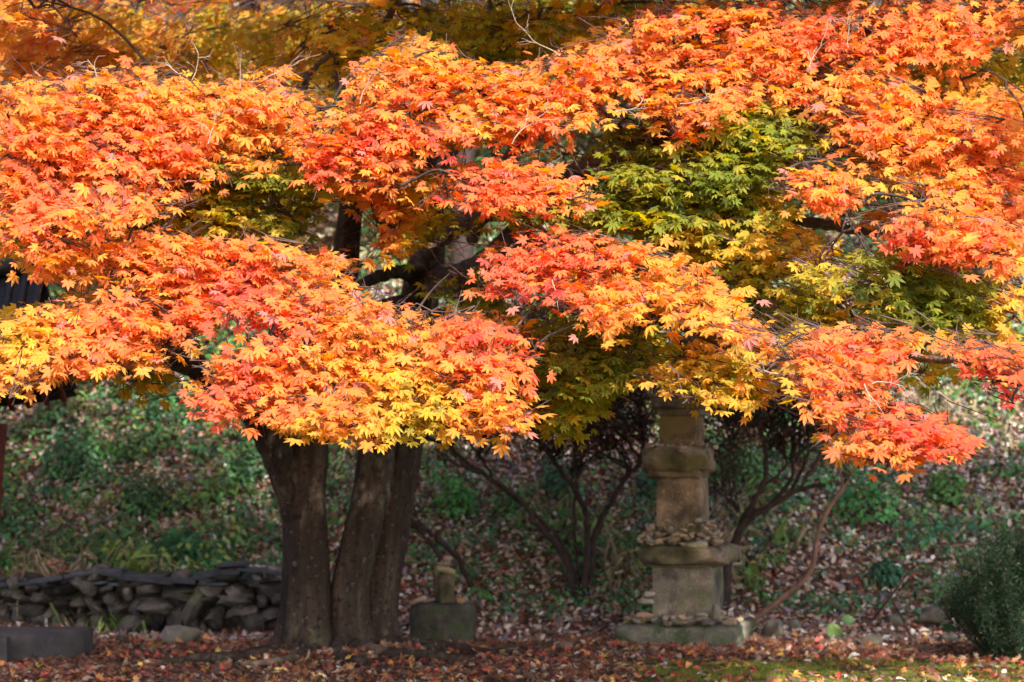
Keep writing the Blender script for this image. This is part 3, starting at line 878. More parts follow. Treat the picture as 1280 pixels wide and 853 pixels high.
# boughs from the skeleton to each foliage tier, then a twig to each spray
tb = MB()
nb = 0
for c in pad_centres:
    ok = SK[:, 1] > c[1] - .1
    d = np.linalg.norm(SK - c, axis=1) + np.where(ok, 0, 2) + np.where(SR > .06, .5, 0)
    i = int(np.argmin(d)); a = SK[i]
    L = np.linalg.norm(c - a)
    if L > 3.2 or L < .05: continue
    mid = a * .5 + c * .5 + np.array([0, 0, .10 * L]) + rng.normal(0, .07 * L, 3)
    q1 = a * .75 + mid * .25 + rng.normal(0, .03 * L, 3)
    sp = smooth_path([a, q1, mid, c], 4)
    if nb < 100:
        bm_ = MB(); tube(bm_, sp, np.linspace(min(.015, SR[i] * .8), .003, len(sp)), 6, cap=False); bm_.build("bough", M_darkbough, maple)
    else:
        tube(tb, sp, np.linspace(min(.016, SR[i] * .8), .004, len(sp)), 5, cap=False)
    nb += 1
    SK = np.vstack([SK, sp[4:-1:2]]); SR = np.concatenate([SR, np.full(len(sp[4:-1:2]), .012)])
tag(tb.build("boughs", M_darkbough, maple), kind="stuff")
tb = MB()
for a, b, c in twig_lines:
    mid = (a + c) / 2 + rng.normal(0, .02, 3)
    tube(tb, np.array([c, mid, a, b]), [.0035, .003, .0026, .0015], 3, cap=False)
tag(tb.build("twigs", M_twig, maple), kind="stuff")


def bare_twigs(mb, start, dirn, length, r, depth=3):
    dirn = dirn / np.linalg.norm(dirn)
    pts = [start]
    p = start.copy(); n = 6
    for i in range(n):
        dirn = dirn + rng.normal(0, .16, 3); dirn /= np.linalg.norm(dirn)
        p = p + dirn * length / n
        pts.append(p.copy())
        if depth > 0 and i >= 1 and rng.random() < .55:
            s = rng.normal(0, .6, 3)
            bare_twigs(mb, p.copy(), dirn + s, length * rng.uniform(.4, .7), r * .6, depth - 1)
    tube(mb, np.array(pts), np.linspace(r, r * .45, len(pts)), 4, cap=False)


tb = MB()
for (px, py, d, dx, dz, L) in [(230, 105, 9.5, -.3, 1, .28), (240, 100, 9.5, .5, .9, .25), (300, 110, 9.4, .3, .9, .35), (330, 100, 9.4, .8, .5, .35), (700, 70, 9.4, -.8, .8, .42), (120, 100, 9.5, -.2, .8, .2), (500, 70, 9.4, .2, 1, .2),
                               (1090, 480, 7.75, .4, .2, .25), (1080, 480, 7.75, .1, -.5, .22), (980, 470, 8.0, -.8, .4, .2), (850, 130, 9.2, .7, -.2, .3), (770, 140, 9.2, .9, .1, .3), (1010, 90, 9.2, .3, 1, .3), (380, 420, 8.3, .4, -.9, .2), (690, 350, 8.4, .3, -.9, .2),
                               (450, 130, 9.2, .2, .9, .3), (1180, 190, 9.1, .8, .4, .3), (260, 180, 9.2, .3, .8, .3), (640, 180, 9.0, .5, .8, .35), (1060, 60, 9.3, .2, 1, .3)]:
    tb = MB(); bare_twigs(tb, P(px, py, d), np.array([dx, -.15, dz]), L * .55, .0036, 2); tb.build("bare_twig", M_paletwig, maple)

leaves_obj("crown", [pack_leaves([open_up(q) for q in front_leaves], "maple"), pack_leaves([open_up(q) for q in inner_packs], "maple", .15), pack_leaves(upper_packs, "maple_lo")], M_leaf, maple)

# roots spreading over the ground
for i, pts in enumerate([[(-1.45, 12.75), (-1.75, 12.5), (-2.1, 12.45), (-2.5, 12.3)], [(-1.3, 12.7), (-1.45, 12.3), (-1.75, 12.05)], [(-1.05, 12.75), (-.8, 12.45), (-.45, 12.4), (-.15, 12.25), (.05, 12.2)], [(-.95, 12.9), (-.6, 12.75), (-.35, 12.45)],
                         [(-1.15, 12.7), (-1.1, 12.35), (-.9, 12.1)], [(-.95, 13.0), (-.5, 12.95), (-.1, 12.7)]]):
    sp = smooth_path([(x, y, float(H(x, y)) + (.03 if j == 0 else .03 if j < 3 else -.03)) for j, (x, y) in enumerate(pts)], 7)
    mb = MB(); tube(mb, sp, np.linspace(.055, .018, len(sp)), 10, .15, i, .06)
    mb.build("root", M_bark, maple)

# ------------------------------------------------------------------ trees behind, on the bank
def back_tree(base, height, lean, crown_r, tcol, seed, label, n_pad=70, leafs=7, branches=5, kind="maple_lo", size=.07, zc=.62, cat="tree", leafmat=M_leaf):
    global rng
    keep = rng; rng = np.random.default_rng(seed)
    base = np.asarray(base, float)
    t_ = thing("maple_tree" if kind != "oval" else "broadleaf_tree", base, label, cat, "autumn trees growing on the bank behind the big maple")
    top = base + np.array([lean[0], lean[1], height * .8])
    sp = smooth_path([base - [0, 0, .2], base + [lean[0] * .15, lean[1] * .15, height * .25], base + [lean[0] * .55, lean[1] * .5, height * .5], top], 7)
    mb = MB(); tube(mb, sp, np.linspace(.12, .04, len(sp)), 12, .08, seed, .02); mb.build("trunk", M_darkstem, t_)
    sk = [sp[10:]]
    for i in range(branches):
        mb = MB()
        s = sp[int(len(sp) * rng.uniform(.35, .8))]
        a = i / branches * TAU + rng.uniform(-.4, .4)
        e = s + np.array([math.cos(a) * crown_r * .8, math.sin(a) * crown_r * .8, height * rng.uniform(.12, .35)])
        q = smooth_path([s, s * .6 + e * .4 + [0, 0, -.1], e], 6)
        q[1:] += rng.normal(0, .04, (len(q) - 1, 3))
        tube(mb, q, np.linspace(.055, .015, len(q)), 7)
        sk.append(q)
        mb.build("limb", M_darkstem, t_)
    packs = []
    cc = base + np.array([lean[0] * .6, lean[1] * .6, height * zc])
    pcs = []
    for i in range(n_pad):
        while True:
            q = rng.uniform(-1, 1, 3)
            if .25 < np.linalg.norm(q) < 1: break
        c = cc + q * np.array([crown_r, crown_r, height * .42])
        t0 = tcol + rng.normal(0, .09)
        make_pad(c, rng.uniform(.35, .55), rng.uniform(.12, .2), .8, leafs, lambda a, b, t0=t0: np.full(len(a), t0), size, packs, up_amt=1.0)
        pcs.append(c)
    v, f, c = pack_leaves(packs, kind, .2)
    leaves_obj("crown", [(v, f, c)], leafmat, t_)
    S = np.concatenate(sk); mb = MB()
    for c in pcs:
        i = int(np.argmin(np.linalg.norm(S - c, axis=1)))
        tube(mb, smooth_path([S[i], S[i] * .5 + c * .5 + rng.normal(0, .08, 3), c], 3), np.linspace(.016, .005, 7), 4, cap=False)
    tag(mb.build("twigs", M_darkstem, t_), kind="stuff")
    rng = keep


def gp(x, y): return (x, y, float(H(x, y)))


back_tree(gp(-5.1, 17.2), 5.2, (1.9, -.4), 2.0, .42, 101, "orange maple with dark slanting limbs behind the upper left of the big crown", 100, 8)
back_tree(gp(-1.9, 18.0), 5.6, (-.7, -.3), 1.9, .55, 102, "golden orange maple with a dark forked trunk above the stone wall", 100, 8, zc=.74)
back_tree(gp(-.5, 18.6), 5.6, (.3, -.3), 1.6, .85, 103, "olive green maple seen through the gap above the central boughs", 80, 8, zc=.76)
back_tree(gp(1.8, 19.2), 5.4, (.4, -.3), 1.9, .92, 104, "yellow green tree behind the middle of the big crown", 90, 8)
back_tree(gp(4.6, 18.6), 5.2, (-.3, -.3), 1.9, .80, 105, "yellow olive maple high behind the right boughs", 90, 8)
back_tree(gp(-5.4, 20.5), 5.5, (.3, -.3), 2.3, .35, 106, "reddish orange maple farthest up the bank on the left", 80, 8)
back_tree(gp(.6, 22.5), 5.6, (.2, -.2), 2.3, .75, 107, "tall yellowing maple at the top of the bank", 80, 8)
back_tree(gp(5.6, 22.5), 5.8, (.2, -.2), 2.4, .95, 108, "green broad tree at the top right of the bank", 80, 8)
back_tree(gp(-2.8, 23), 5.8, (.2, -.2), 2.4, .5, 109, "orange maple at the top of the bank between two others", 80, 8)

# ------------------------------------------------------------------ stone pagoda
PG = P(856, 812, 13.95); PG[2] = 0
RZ = -math.radians(17)
pag = thing("stone_pagoda", PG, "weathered stone pagoda of stacked blocks with pebbles heaped on its ledges", "pagoda")
U = 13.75 / F      # metres per photo pixel at the pagoda's face


def Z(py): return CAM_H + (HZ - py) * U


def pb(name, x0, x1, y0, y1, mat=M_granite, dep=None, **kw):
    w_ = (x1 - x0) * U; h = (y1 - y0) * U
    cx = ((x0 + x1) / 2 - 856) * U + PG[0] + .0
    mb = MB()
    tint = kw.pop("tint", (.5, .5, .5))
    rot = abs(math.sin(RZ)) + math.cos(RZ)
    wd = w_ / rot
    block(mb, (cx, PG[1] + kw.pop("dy", 0), (Z(y0) + Z(y1)) / 2), (wd, dep or wd, h), RZ, color=tint, **kw)
    return mb.build(name, mat, pag, color=True)


pb("foundation_slab", 762, 946, 781, 822, M_moss_stone, rough=.028, round_=.03, cuts=7, n=16, seed=1.3)
pb("body_block", 812, 908, 704, 784, rough=.004, round_=.012, n=14, seed=2.1, tint=(.50, .52, .53))
pb("roof_slab", 790, 930, 682, 706, rough=.024, round_=.03, cuts=7, n=16, seed=3.3, taper=-.0, tint=(.45, .42, .38))
pb("roof_slab_underside", 806, 908, 701, 711, rough=.006, round_=.02, n=12, seed=3.9, tint=(.4, .38, .36))
pb("body_block", 818, 889, 592, 684, rough=.004, round_=.012, n=14, seed=4.4, tint=(.58, .52, .44), taper=.02, bow=.01)
pb("roof_slab", 799, 898, 559, 590, rough=.026, round_=.03, cuts=7, n=16, seed=5.2, tint=(.45, .40, .33), bow=.03)
pb("roof_slab_underside", 808, 890, 586, 598, rough=.01, round_=.02, n=12, seed=5.9, tint=(.42, .37, .3))
pb("body_block", 822, 882, 516, 562, rough=.004, round_=.014, n=12, seed=6.2, tint=(.58, .45, .36))
pb("roof_slab", 818, 888, 508, 519, rough=.003, round_=.01, n=10, seed=7.1, tint=(.45, .42, .40))
pb("roof_slab", 811, 893, 491, 511, rough=.006, round_=.02, n=12, seed=7.7, tint=(.40, .39, .37), taper=-.04)
pb("roof_slab", 822, 880, 478, 493, rough=.006, round_=.02, n=12, seed=8.7, tint=(.38, .36, .34))
pb("finial", 838, 866, 455, 480, rough=.006, round_=.03, n=10, seed=9.7, tint=(.4, .38, .36))

cR, sR = math.cos(RZ), math.sin(RZ)


def heap(n, y_base, halfw, keep_out, zvar, smin, smax, seed, label, group, ring_pow=.5):
    rs = np.random.default_rng(seed)
    done = 0
    while done < n:
        a, b = rs.uniform(-halfw, halfw, 2)
        if max(abs(a), abs(b)) < keep_out: continue
        if b > 0 and rs.random() < .75: continue       # most lie where they can be seen
        s = rs.uniform(smin, smax)
        edge = (halfw - max(abs(a), abs(b))) / (halfw - keep_out + 1e-6)
        z = Z(y_base) + s * .2 + edge ** .6 * zvar * rs.uniform(0, 1.0) ** .7
        x = PG[0] + a * cR - b * sR; y = PG[1] + a * sR + b * cR
        mb = MB()
        warm = rs.uniform(.5, 1.2)
        rock(mb, (0, 0, 0), (s, s * rs.uniform(.6, .95), s * rs.uniform(.28, .55)), int(rs.integers(1e6)), 2, rs.uniform(0, TAU), (rs.normal(0, .3), rs.normal(0, .3)), .75, .3,
             (.64 * warm, .52 * warm, .39 * warm) if rs.random() < .7 else (.5 * warm, .48 * warm, .46 * warm))
        o = mb.build("stone", M_rubble, None, smooth=False, color=True)
        o.location = (x, y, z)
        tag(o, label, "stone", group)
        done += 1


bxw = .5 * (1 / (abs(sR) + cR))
heap(190, 683, 61 * U * bxw * 2, 36 * U * bxw * 2, .20, .04, .085, 11, "small tan stone in the heap on the pagoda's lowest roof slab", "loose stones on the lowest roof slab")
heap(36, 560, 45 * U * bxw * 2, 31 * U * bxw * 2, .03, .025, .055, 12, "small stone lying on the pagoda's middle roof slab", "loose stones on the middle roof slab")
heap(70, 781, 82 * U * bxw * 2, 49 * U * bxw * 2, .07, .05, .11, 13, "small stone lying on the mossy foundation slab around the pagoda", "loose stones on the foundation slab")
heap(10, 478, 26 * U * bxw * 2, 15 * U * bxw * 2, .02, .03, .055, 14, "small stone resting at the top of the pagoda beside its finial", "loose stones on the pagoda's top")


def big_rock(px, py, wpx, hpx, label, seed, mat=M_rubble, d=None, depth=.8, name="stone", col_=(.5, .5, .5), box=.45, rz=0, tilt=(0, 0), cat="stone"):
    c = on_slope(px, py) if d is None else P(px, py, d)
    s = c[1] / F
    mb = MB()
    rock(mb, (0, 0, 0), (wpx * s, wpx * s * depth, hpx * s * 1.25), seed, 3, rz, tilt, box, .14, col_)
    o = mb.build(name, mat, None, color=True)
    o.location = (c[0], c[1] + .05, c[2] + hpx * s * .40)
    return tag(o, label, cat)


# flat slabs that stand out on the foundation and the ledge
def placed_rock(px, py, d, size, label, seed, col_, rz=0, tilt=(0, 0), mat=M_rubble, box=.6, name="stone", group=None):
    mb = MB(); rock(mb, (0, 0, 0), size, seed, 3, rz, tilt, box, .12, col_)
    o = mb.build(name, mat, None, color=True); o.location = tuple(P(px, py, d))
    return tag(o, label, "stone", group)


placed_rock(805, 769, 13.42, (.155, .12, .05), "flat reddish stone lying on the front left of the pagoda foundation", 31, (.7, .48, .38), .1)
placed_rock(871, 682, 13.38, (.17, .11, .05), "long flat yellowish stone at the front of the lower ledge heap", 32, (.66, .60, .40), .1, (.1, -.12))
placed_rock(895, 766, 13.38, (.08, .09, .13), "upright dark mossy stone against the pagoda's lower block", 33, (.36, .34, .32), .3)
placed_rock(808, 752, 13.55, (.12, .1, .05), "pale slab in the small pile beside the pagoda's lower block", 34, (.6, .56, .5), .3)
placed_rock(810, 743, 13.57, (.10, .09, .045), "pale slab topping the small pile beside the pagoda's lower block", 35, (.62, .56, .5), .7)

# ------------------------------------------------------------------ mossy stump-like stone with a little block on it
c = P(552, 808, 13.7); c[2] = 0
st = thing("stone_drum", c, "round dark mossy stone drum standing on leaf litter near the maple", "stone drum")
mb = MB()
a = np.linspace(0, TAU, 48, endpoint=False); zz = np.linspace(-.05, .315, 10)
R0 = .232 * (1 + .05 * np.sin(3 * a + 1) + .03 * np.sin(7 * a))
v = []
for k, z in enumerate(zz):
    rr = R0 * (1.03 - .05 * (z / .32)) * (1 if k < 9 else .96)
    v.append(np.stack([np.cos(a) * rr, np.sin(a) * rr * .9, np.full(48, z)], 1))
for q in (.6, .25, .02):
    v.append(np.stack([np.cos(a) * R0 * q, np.sin(a) * R0 * q * .9, np.full(48, .322)], 1))
v = np.vstack(v)
v += (pnoise(v, 9, 4)[:, None]) * .018 * np.array([1, 1, .5])
i = np.arange(12)[:, None] * 48; j = np.arange(48)[None]; k = (j + 1) % 48
f = np.stack([i + j, i + k, i + 48 + k, i + 48 + j], -1).reshape(-1, 4)
mb.add(v + c, f); mb.build("drum_body", noise_mat("dark_moss_stone", [(.3, (.03, .027, .022)), (.55, (.075, .066, .052)), (.75, (.14, .12, .10))], scale=9, bump=1.0, bscale=30, second=[(6, .5, .62, (.05, .07, .025), .7)]), st)
mb = MB(); block(mb, (0, 0, 0), (.12, .12, .205), .55, rough=.004, round_=.012, seed=3, color=(.32, .29, .26))
o = mb.build("square_stone_post", M_granite, None, color=True); o.location = (c[0] + .02, c[1] - .05, .425)
tag(o, "short square granite post standing on the round mossy stone drum", "stone post")
for (dx, dy, dz, sz, tl, lab, cc_) in [(.03, -.05, .485, (.17, .13, .06), (0, .28), "tilted yellowish slab capping the square granite post on the stone drum", (.62, .55, .36)),
                                       (.02, -.05, .535, (.12, .08, .04), (0, -.1), "thin dark flake under the topmost pebble of the drum pile", (.42, .38, .30)),
                                       (.035, -.05, .568, (.07, .06, .055), (0, .2), "small brown pebble crowning the pile on the stone drum", (.55, .42, .34)),
                                       (-.17, -.08, .27, (.12, .08, .035), (.1, -.35), "tan chip of stone on the left rim of the stone drum", (.7, .52, .42)),
                                       (-.08, -.1, .275, (.12, .05, .03), (0, -.2), "narrow brown chip beside the square granite post", (.45, .36, .32)),
                                       (.13, -.03, .27, (.08, .06, .05), (0, 0), "orange brown pebble behind the square granite post", (.65, .42, .26))]:
    mb = MB(); rock(mb, (0, 0, 0), sz, int(rng.integers(1e5)), 2, .1, tl, .55, .12, cc_)
    o = mb.build("stone", M_rubble, None, color=True); o.location = (c[0] + dx, c[1] + dy, dz + .07); tag(o, lab, "stone")

# ------------------------------------------------------------------ dry stone wall on the left
wl = thing("dry_stone_wall", (-2.8, 15.1, 0), "low dry stone wall of grey boulders holding back the leafy bank", "wall")
mb = MB()
WY = 15.12
rs = np.random.default_rng(5)
for (x0, x1) in [(-5.2, -1.55)]:
    z = 0.0
    row = 0
    while z < .42:
        hrow = rs.uniform(.065, .115) * (1.5 if row == 0 else 1)
        x = x0 + rs.uniform(0, .2)
        while x < x1:
            wd = rs.uniform(.06, .2) if rs.random() < .75 else rs.uniform(.2, .4)
            h_ = hrow * rs.uniform(.6, 1.5)
            g = rs.uniform(.35, 2.1)
            ctint = np.array([.50, .48, .49]) * g
            rock(mb, (x + wd / 2, WY + rs.normal(0, .025) - .02, z + h_ / 2 + rs.normal(0, .02)), (wd * 1.1, .34, h_ * 1.2), int(rs.integers(1e6)), 2, rs.normal(0, .1), (rs.normal(0, .2), rs.normal(0, .38)), .6, .35, np.clip(ctint * .85, 0, 1))
            x += wd
        z += hrow * .93
        row += 1
mb.build("stonework", M_wallstone, wl, smooth=False, color=True)
# soil/hearting behind the stones
mb = MB(); block(mb, (-3.4, WY + .16, .2), (3.8, .2, .42), rough=.01, color=(.3, .3, .3)); mb.build("core", M_wallstone, wl, color=True)
# thin slate cap slabs
capt = [(-10, 60, 733, 727), (40, 105, 727, 718), (90, 150, 717, 714), (130, 200, 717, 724), (190, 245, 723, 728), (225, 275, 727, 717), (262, 285, 717, 714), (272, 307, 707, 705), (300, 355, 712, 716), (250, 300, 719, 716), (150, 215, 722, 729)]
for i, (xa, xb, ya, yb) in enumerate(capt):
    A = P(xa, ya, WY - .12); B = P(xb, yb, WY - .12)
    L = np.linalg.norm(B - A); tl = -math.atan2(B[2] - A[2], B[0] - A[0])
    mb = MB(); block(mb, (A + B) / 2 + np.array([0, .1, 0]), (L * 1.08, .30, .035), rs.normal(0, .05), rough=.004, round_=.01, seed=i, tilt=tl, color=np.array([.5, .5, .52]) * rs.uniform(.7, 1.3))
    mb.build("cap_slab", M_slate, wl, color=True)
for i in range(26):
    px = rs.uniform(0, 350); c_ = P(px, rs.uniform(720, 733), WY - .1)
    mb = MB(); rock(mb, c_, (rs.uniform(.08, .2), .15, rs.uniform(.02, .04)), i, 2, rs.normal(0, .3), (0, rs.normal(0, .12)), .7, .1, np.array([.45, .47, .52]) * rs.uniform(.6, 1.6))
    mb.build("cap_slab", M_slate, wl, color=True)

big_rock(224, 806, 54, 27, "rounded grey boulder sitting in front of the dry stone wall", 77, M_rubble, d=13.75, col_=(.42, .43, .38), name="boulder", cat="boulder").location.z = .07

# curved granite kerb block at the lower left
c0 = P(20, 800, 13.05)
ks = thing("granite_step", (c0[0] - .2, c0[1], 0), "curved low granite platform edge at the bottom left corner", "step")
mb = MB()
cx, cy = -3.66, 13.15
a = np.linspace(-math.pi * .95, .12, 48)
ro, ri, h = .78, .0, .19
prof = [(ro, -.05), (ro, h - .012), (ro - .012, h), (ro - .4, h + .002), (.02, h + .003)]
v = np.concatenate([np.stack([cx + np.cos(a) * r, cy + np.sin(a) * r * .86, np.full(len(a), z)], 1) for r, z in prof])
n_ = len(a); i = np.arange(len(prof) - 1)[:, None] * n_; j = np.arange(n_ - 1)[None]
mb.add(v, np.stack([i + j, i + j + 1, i + n_ + j + 1, i + n_ + j], -1).reshape(-1, 4))
mb.build("curved_edge", M_kerb, ks)
mb = MB(); block(mb, (-3.42, 12.38, .09), (.35, .2, .2), .12, rough=.003, round_=.01, color=(.5, .5, .5)); mb.build("corner_block", M_kerb, ks, color=True)

# ------------------------------------------------------------------ pavilion at the left edge
pv = thing("gate_pavilion", (-4.9, 14.6, 0), "dark tiled pavilion roof on a red post at the left edge", "pavilion")
mb = MB()
xr, y0p, y1p = -3.58, 13.9, 15.6         # gable end, eaves front and back
ze, zr = 1.80, 2.72
yc = (y0p + y1p) / 2
nx, ns = 26, 16
def roofpt(u, s, thick=0):
    x = xr + .05 - u * 3.2
    lift = .14 * math.exp(-u * 5)
    yy = y0p + (y1p - y0p) * s
    k = 1 - abs(2 * s - 1)
    z = ze + (zr - ze) * (k ** 1.25) + lift * (1 - k * .4)
    xx = x - (k * .07) * math.exp(-u * 4)
    return (xx, yy, z - thick)
for th in (0, .06):
    v = [roofpt(i / nx, j / ns, th) for i in range(nx + 1) for j in range(ns + 1)]
    idx = np.arange(len(v)).reshape(nx + 1, ns + 1)
    f = np.stack([idx[:-1, :-1], idx[1:, :-1], idx[1:, 1:], idx[:-1, 1:]], -1).reshape(-1, 4)
    mb.add(v, f)
roof = mb.build("roof", M_roof, pv)
mb = MB()
for i in range(0, 27):       # tile ridges down both slopes
    for side in (0, 1):
        pts = [np.array(roofpt((i + .2) / 27, (s_ if side == 0 else 1 - s_), -.018)) for s_ in np.linspace(0, .5, 8)]
        tube(mb, np.array(pts), .028, 6)
tube(mb, np.array([roofpt(u, .5, -.06) for u in np.linspace(0, 1, 12)]), .07, 8)
mb.build("tile_rolls", M_roof, roof)
mb = MB()
for i in range(22):
    x = xr - .05 - i * .14
    for side in (0, 1):
        pts = [np.array([x, (y0p + .04) + s_ * .8 if side == 0 else (y1p - .04) - s_ * .8, ze - .09 + .5 * s_ + .14 * math.exp(-i * .25)]) for s_ in np.linspace(0, 1, 4)]
        tube(mb, np.array(pts), .028, 6)
mb.build("rafters", M_redpaint, pv)
mb = MB(); block(mb, (xr - 2.25, y0p + .25, ze - .18), (3.3, .12, .12), round_=.01, rough=.001); block(mb, (xr - 2.25, y1p - .25, ze - .18), (3.3, .12, .12), round_=.01, rough=.001)
block(mb, (xr - .72, yc, ze - .10), (.12, 1.3, .12), round_=.01, rough=.001)
mb.build("beam", M_bluepaint, pv)
for xx in (-4.12, -6.2):
    for yy in (y0p + .25, y1p - .25):
        mb = MB(); tube(mb, np.array([[xx - .1, yy, float(H(xx, yy)) - .05], [xx, yy, ze - .15]]), .085, 16); mb.build("post", M_redpaint, pv)

# ------------------------------------------------------------------ leafless shrubs
def shrub(name, base, stems, label, seed, haze, group=None, leaf_t=.05, mat=M_darkstem, nleaf=900):
    global rng
    keep = rng; rng = np.random.default_rng(seed)
    t_ = thing(name, base, label, "shrub", group)
    for pts, r0, r1 in stems:
        sp = smooth_path([P(*q) for q in pts], 6)
        sp[1:] += rng.normal(0, .006, (len(sp) - 1, 3))
        mb = MB(); tube(mb, sp, np.linspace(r0, r1, len(sp)), 9, .08, seed, .03); mb.build("stem", mat, t_)
    mb = MB(); tips = []
    for (px, py, d, dx, dz, L, r) in haze:
        for _ in range(16):
            bare_twigs(mb, P(px, py, d) + rng.normal(0, .03, 3), np.array([dx, rng.uniform(-.6, .6), dz]) + rng.normal(0, .3, 3), L * rng.uniform(.8, 1.35), r, 4)
    tag(mb.build("twigs", mat, t_), kind="stuff")
    V = np.concatenate(mb.v)
    k = rng.integers(0, len(V), nleaf)
    pos = V[k] + rng.normal(0, .02, (nleaf, 3))
    c_ = np.array([.09, .03, .025]) * rng.uniform(.4, 2.0, (nleaf, 1)) + np.array([.01, .012, .0]) * rng.uniform(0, 2, (nleaf, 1))
    L_ = leaves_mesh(pos, rng.normal(0, 1, (nleaf, 3)), rng.normal(0, 1, (nleaf, 3)), rng.uniform(.02, .038, nleaf), c_, "oval")
    leaves_obj("foliage", [L_], M_dryleaf, t_)
    rng = keep


D = 14.7
b = on_slope(725, 750)
D = b[1]
st = [([(722, 755, D), (702, 690, D), (668, 652, D - .1), (657, 632, D - .1), (603, 592, D - .3), (562, 562, D - .4), (532, 545, D - .5)], .03, .012),
      ([(726, 755, D), (714, 705, D + .1), (692, 665, D + .1), (657, 635, D)], .02, .015),
      ([(728, 755, D), (734, 690, D), (731, 640, D), (716, 610, D - .1), (690, 572, D - .1), (668, 545, D - .2), (652, 515, D - .3), (645, 490, D - .3)], .028, .012),
      ([(733, 755, D), (741, 680, D + .1), (757, 640, D + .1), (781, 600, D + .1), (801, 575, D + .1), (804, 540, D + .1), (796, 500, D + .1)], .032, .012),
      ([(729, 755, D), (722, 700, D + .2), (717, 650, D + .2), (722, 600, D + .3), (718, 560, D + .3), (705, 510, D + .3)], .016, .008),
      ([(716, 612, D - .1), (728, 582, D), (720, 552, D), (726, 510, D)], .012, .008),
      ([(801, 572, D + .1), (772, 540, D), (738, 532, D), (702, 515, D - .1), (680, 500, D - .1)], .014, .008),
      ([(657, 632, D - .1), (625, 608, D), (600, 570, D), (580, 545, D)], .016, .009),
      ([(804, 540, D + .1), (780, 500, D + .1), (765, 470, D + .1)], .010, .007),
      ([(603, 592, D - .3), (570, 580, D - .5), (545, 560, D - .5)], .014, .008)]
hz = [(532, 545, D - .5, -.6, .5, .5, .007), (562, 562, D - .4, -.2, .8, .5, .007), (645, 490, D - .3, -.2, .9, .5, .007), (668, 545, D - .2, .3, .9, .6, .007), (705, 510, D + .3, -.1, 1, .6, .007), (726, 510, D, .2, 1, .6, .007),
      (796, 500, D + .1, -.3, .9, .6, .007), (765, 470, D + .1, -.2, .8, .6, .007), (738, 532, D, -.1, .9, .6, .007), (702, 515, D - .1, -.5, .8, .6, .007), (680, 500, D - .1, -.2, .9, .6, .007), (580, 545, D, 0, .9, .5, .007), (690, 572, D - .1, .3, .8, .5, .006),
      (690, 565, D - .1, -.4, .6, .45, .006), (716, 590, D, .2, .8, .45, .006), (760, 560, D + .05, -.3, .7, .45, .006), (785, 585, D + .1, -.5, .7, .45, .006), (740, 545, D, .3, .6, .45, .006), (660, 530, D - .2, -.5, .5, .45, .006), (805, 545, D + .1, -.5, .5, .4, .006), (625, 520, D - .3, .6, .2, .45, .006), (700, 520, D, .5, .3, .45, .006),
      (780, 500, D + .1, .4, .8, .5, .007), (804, 540, D + .1, .3, .9, .4, .006), (600, 570, D, .3, .8, .45, .006)]
shrub("bare_shrub", b, st, "many-stemmed bare shrub with a dark twig crown left of the pagoda", 201, hz, "bare many-stemmed shrubs on the bank", nleaf=9000)
b = on_slope(908, 760); D = max(b[1], 14.5)
b = gp(P(908, 700, D)[0], D)
st = [([(905, 790, D), (906, 740, D), (912, 700, D), (930, 655, D - .1), (962, 632, D - .2), (1000, 612, D - .3), (1030, 606, D - .4)], .05, .014),
      ([(908, 720, D), (922, 665, D), (948, 615, D - .1), (958, 580, D - .1), (950, 535, D - .2), (938, 510, D - .2)], .028, .012),
      ([(962, 632, D - .2), (988, 600, D - .2), (994, 560, D - .2), (1004, 525, D - .3)], .018, .009),
      ([(985, 622, D - .2), (1006, 580, D - .3), (1012, 540, D - .3), (1010, 500, D - .3)], .016, .009),
      ([(948, 615, D - .1), (975, 590, D - .1), (990, 575, D)], .012, .008),
      ([(1000, 612, D - .3), (1020, 575, D - .3), (1040, 550, D - .4)], .014, .008)]
hz = [(938, 510, D - .2, -.2, 1, .5, .007), (950, 540, D - .2, -.3, .9, .5, .006), (1004, 525, D - .3, .1, 1, .5, .007), (1010, 500, D - .3, .1, 1, .5, .007), (1040, 550, D - .4, .5, .8, .4, .006), (990, 575, D, 0, .9, .5, .006), (920, 640, D, -.4, .9, .4, .005), (975, 560, D - .1, -.2, .9, .5, .006), (915, 560, D, -.2, .9, .4, .006), (960, 560, D - .1, .3, .7, .45, .006), (935, 545, D, -.4, .6, .4, .006), (1000, 560, D - .2, .4, .6, .4, .006), (975, 530, D - .2, -.4, .4, .4, .006)]
shrub("bare_shrub", b, st, "bare shrub leaning out from behind the pagoda's right side", 202, hz, "bare many-stemmed shrubs on the bank", nleaf=4500)
b = on_slope(588, 735); D = b[1]
st = [([(592, 742, D), (576, 705, D - .1), (548, 675, D - .3), (524, 657, D - .5), (505, 652, D - .6)], .026, .014), ([(560, 735, D - .2), (548, 695, D - .3), (528, 668, D - .4), (510, 655, D - .5)], .018, .012)]
hz = [(524, 657, D - .5, -.5, .5, .25, .004)]
shrub("bare_shrub", b, st, "two thick bent bare stems arching behind the round stone drum", 203, hz, "bare many-stemmed shrubs on the bank", nleaf=30)
mb = MB(); sp = smooth_path([P(945, 772, 14.2), P(975, 750, 14.15), P(1012, 716, 14.1), P(1022, 670, 14.1), P(1036, 635, 14.1), P(1054, 611, 14.1)], 6)
tube(mb, sp, np.linspace(.024, .014, len(sp)), 8, .1, 3, .04); tube(mb, np.array([sp[-1], P(1050, 590, 14.1), P(1049, 575, 14.1)]), [.01, .008, .006], 6)
tube(mb, np.array([sp[-1], P(1066, 590, 14.1), P(1078, 570, 14.1)]), [.009, .006, .004], 6)
tag(mb.build("dead_branch", M_redstem), "bent reddish dead branch propped up right of the pagoda", "branch")

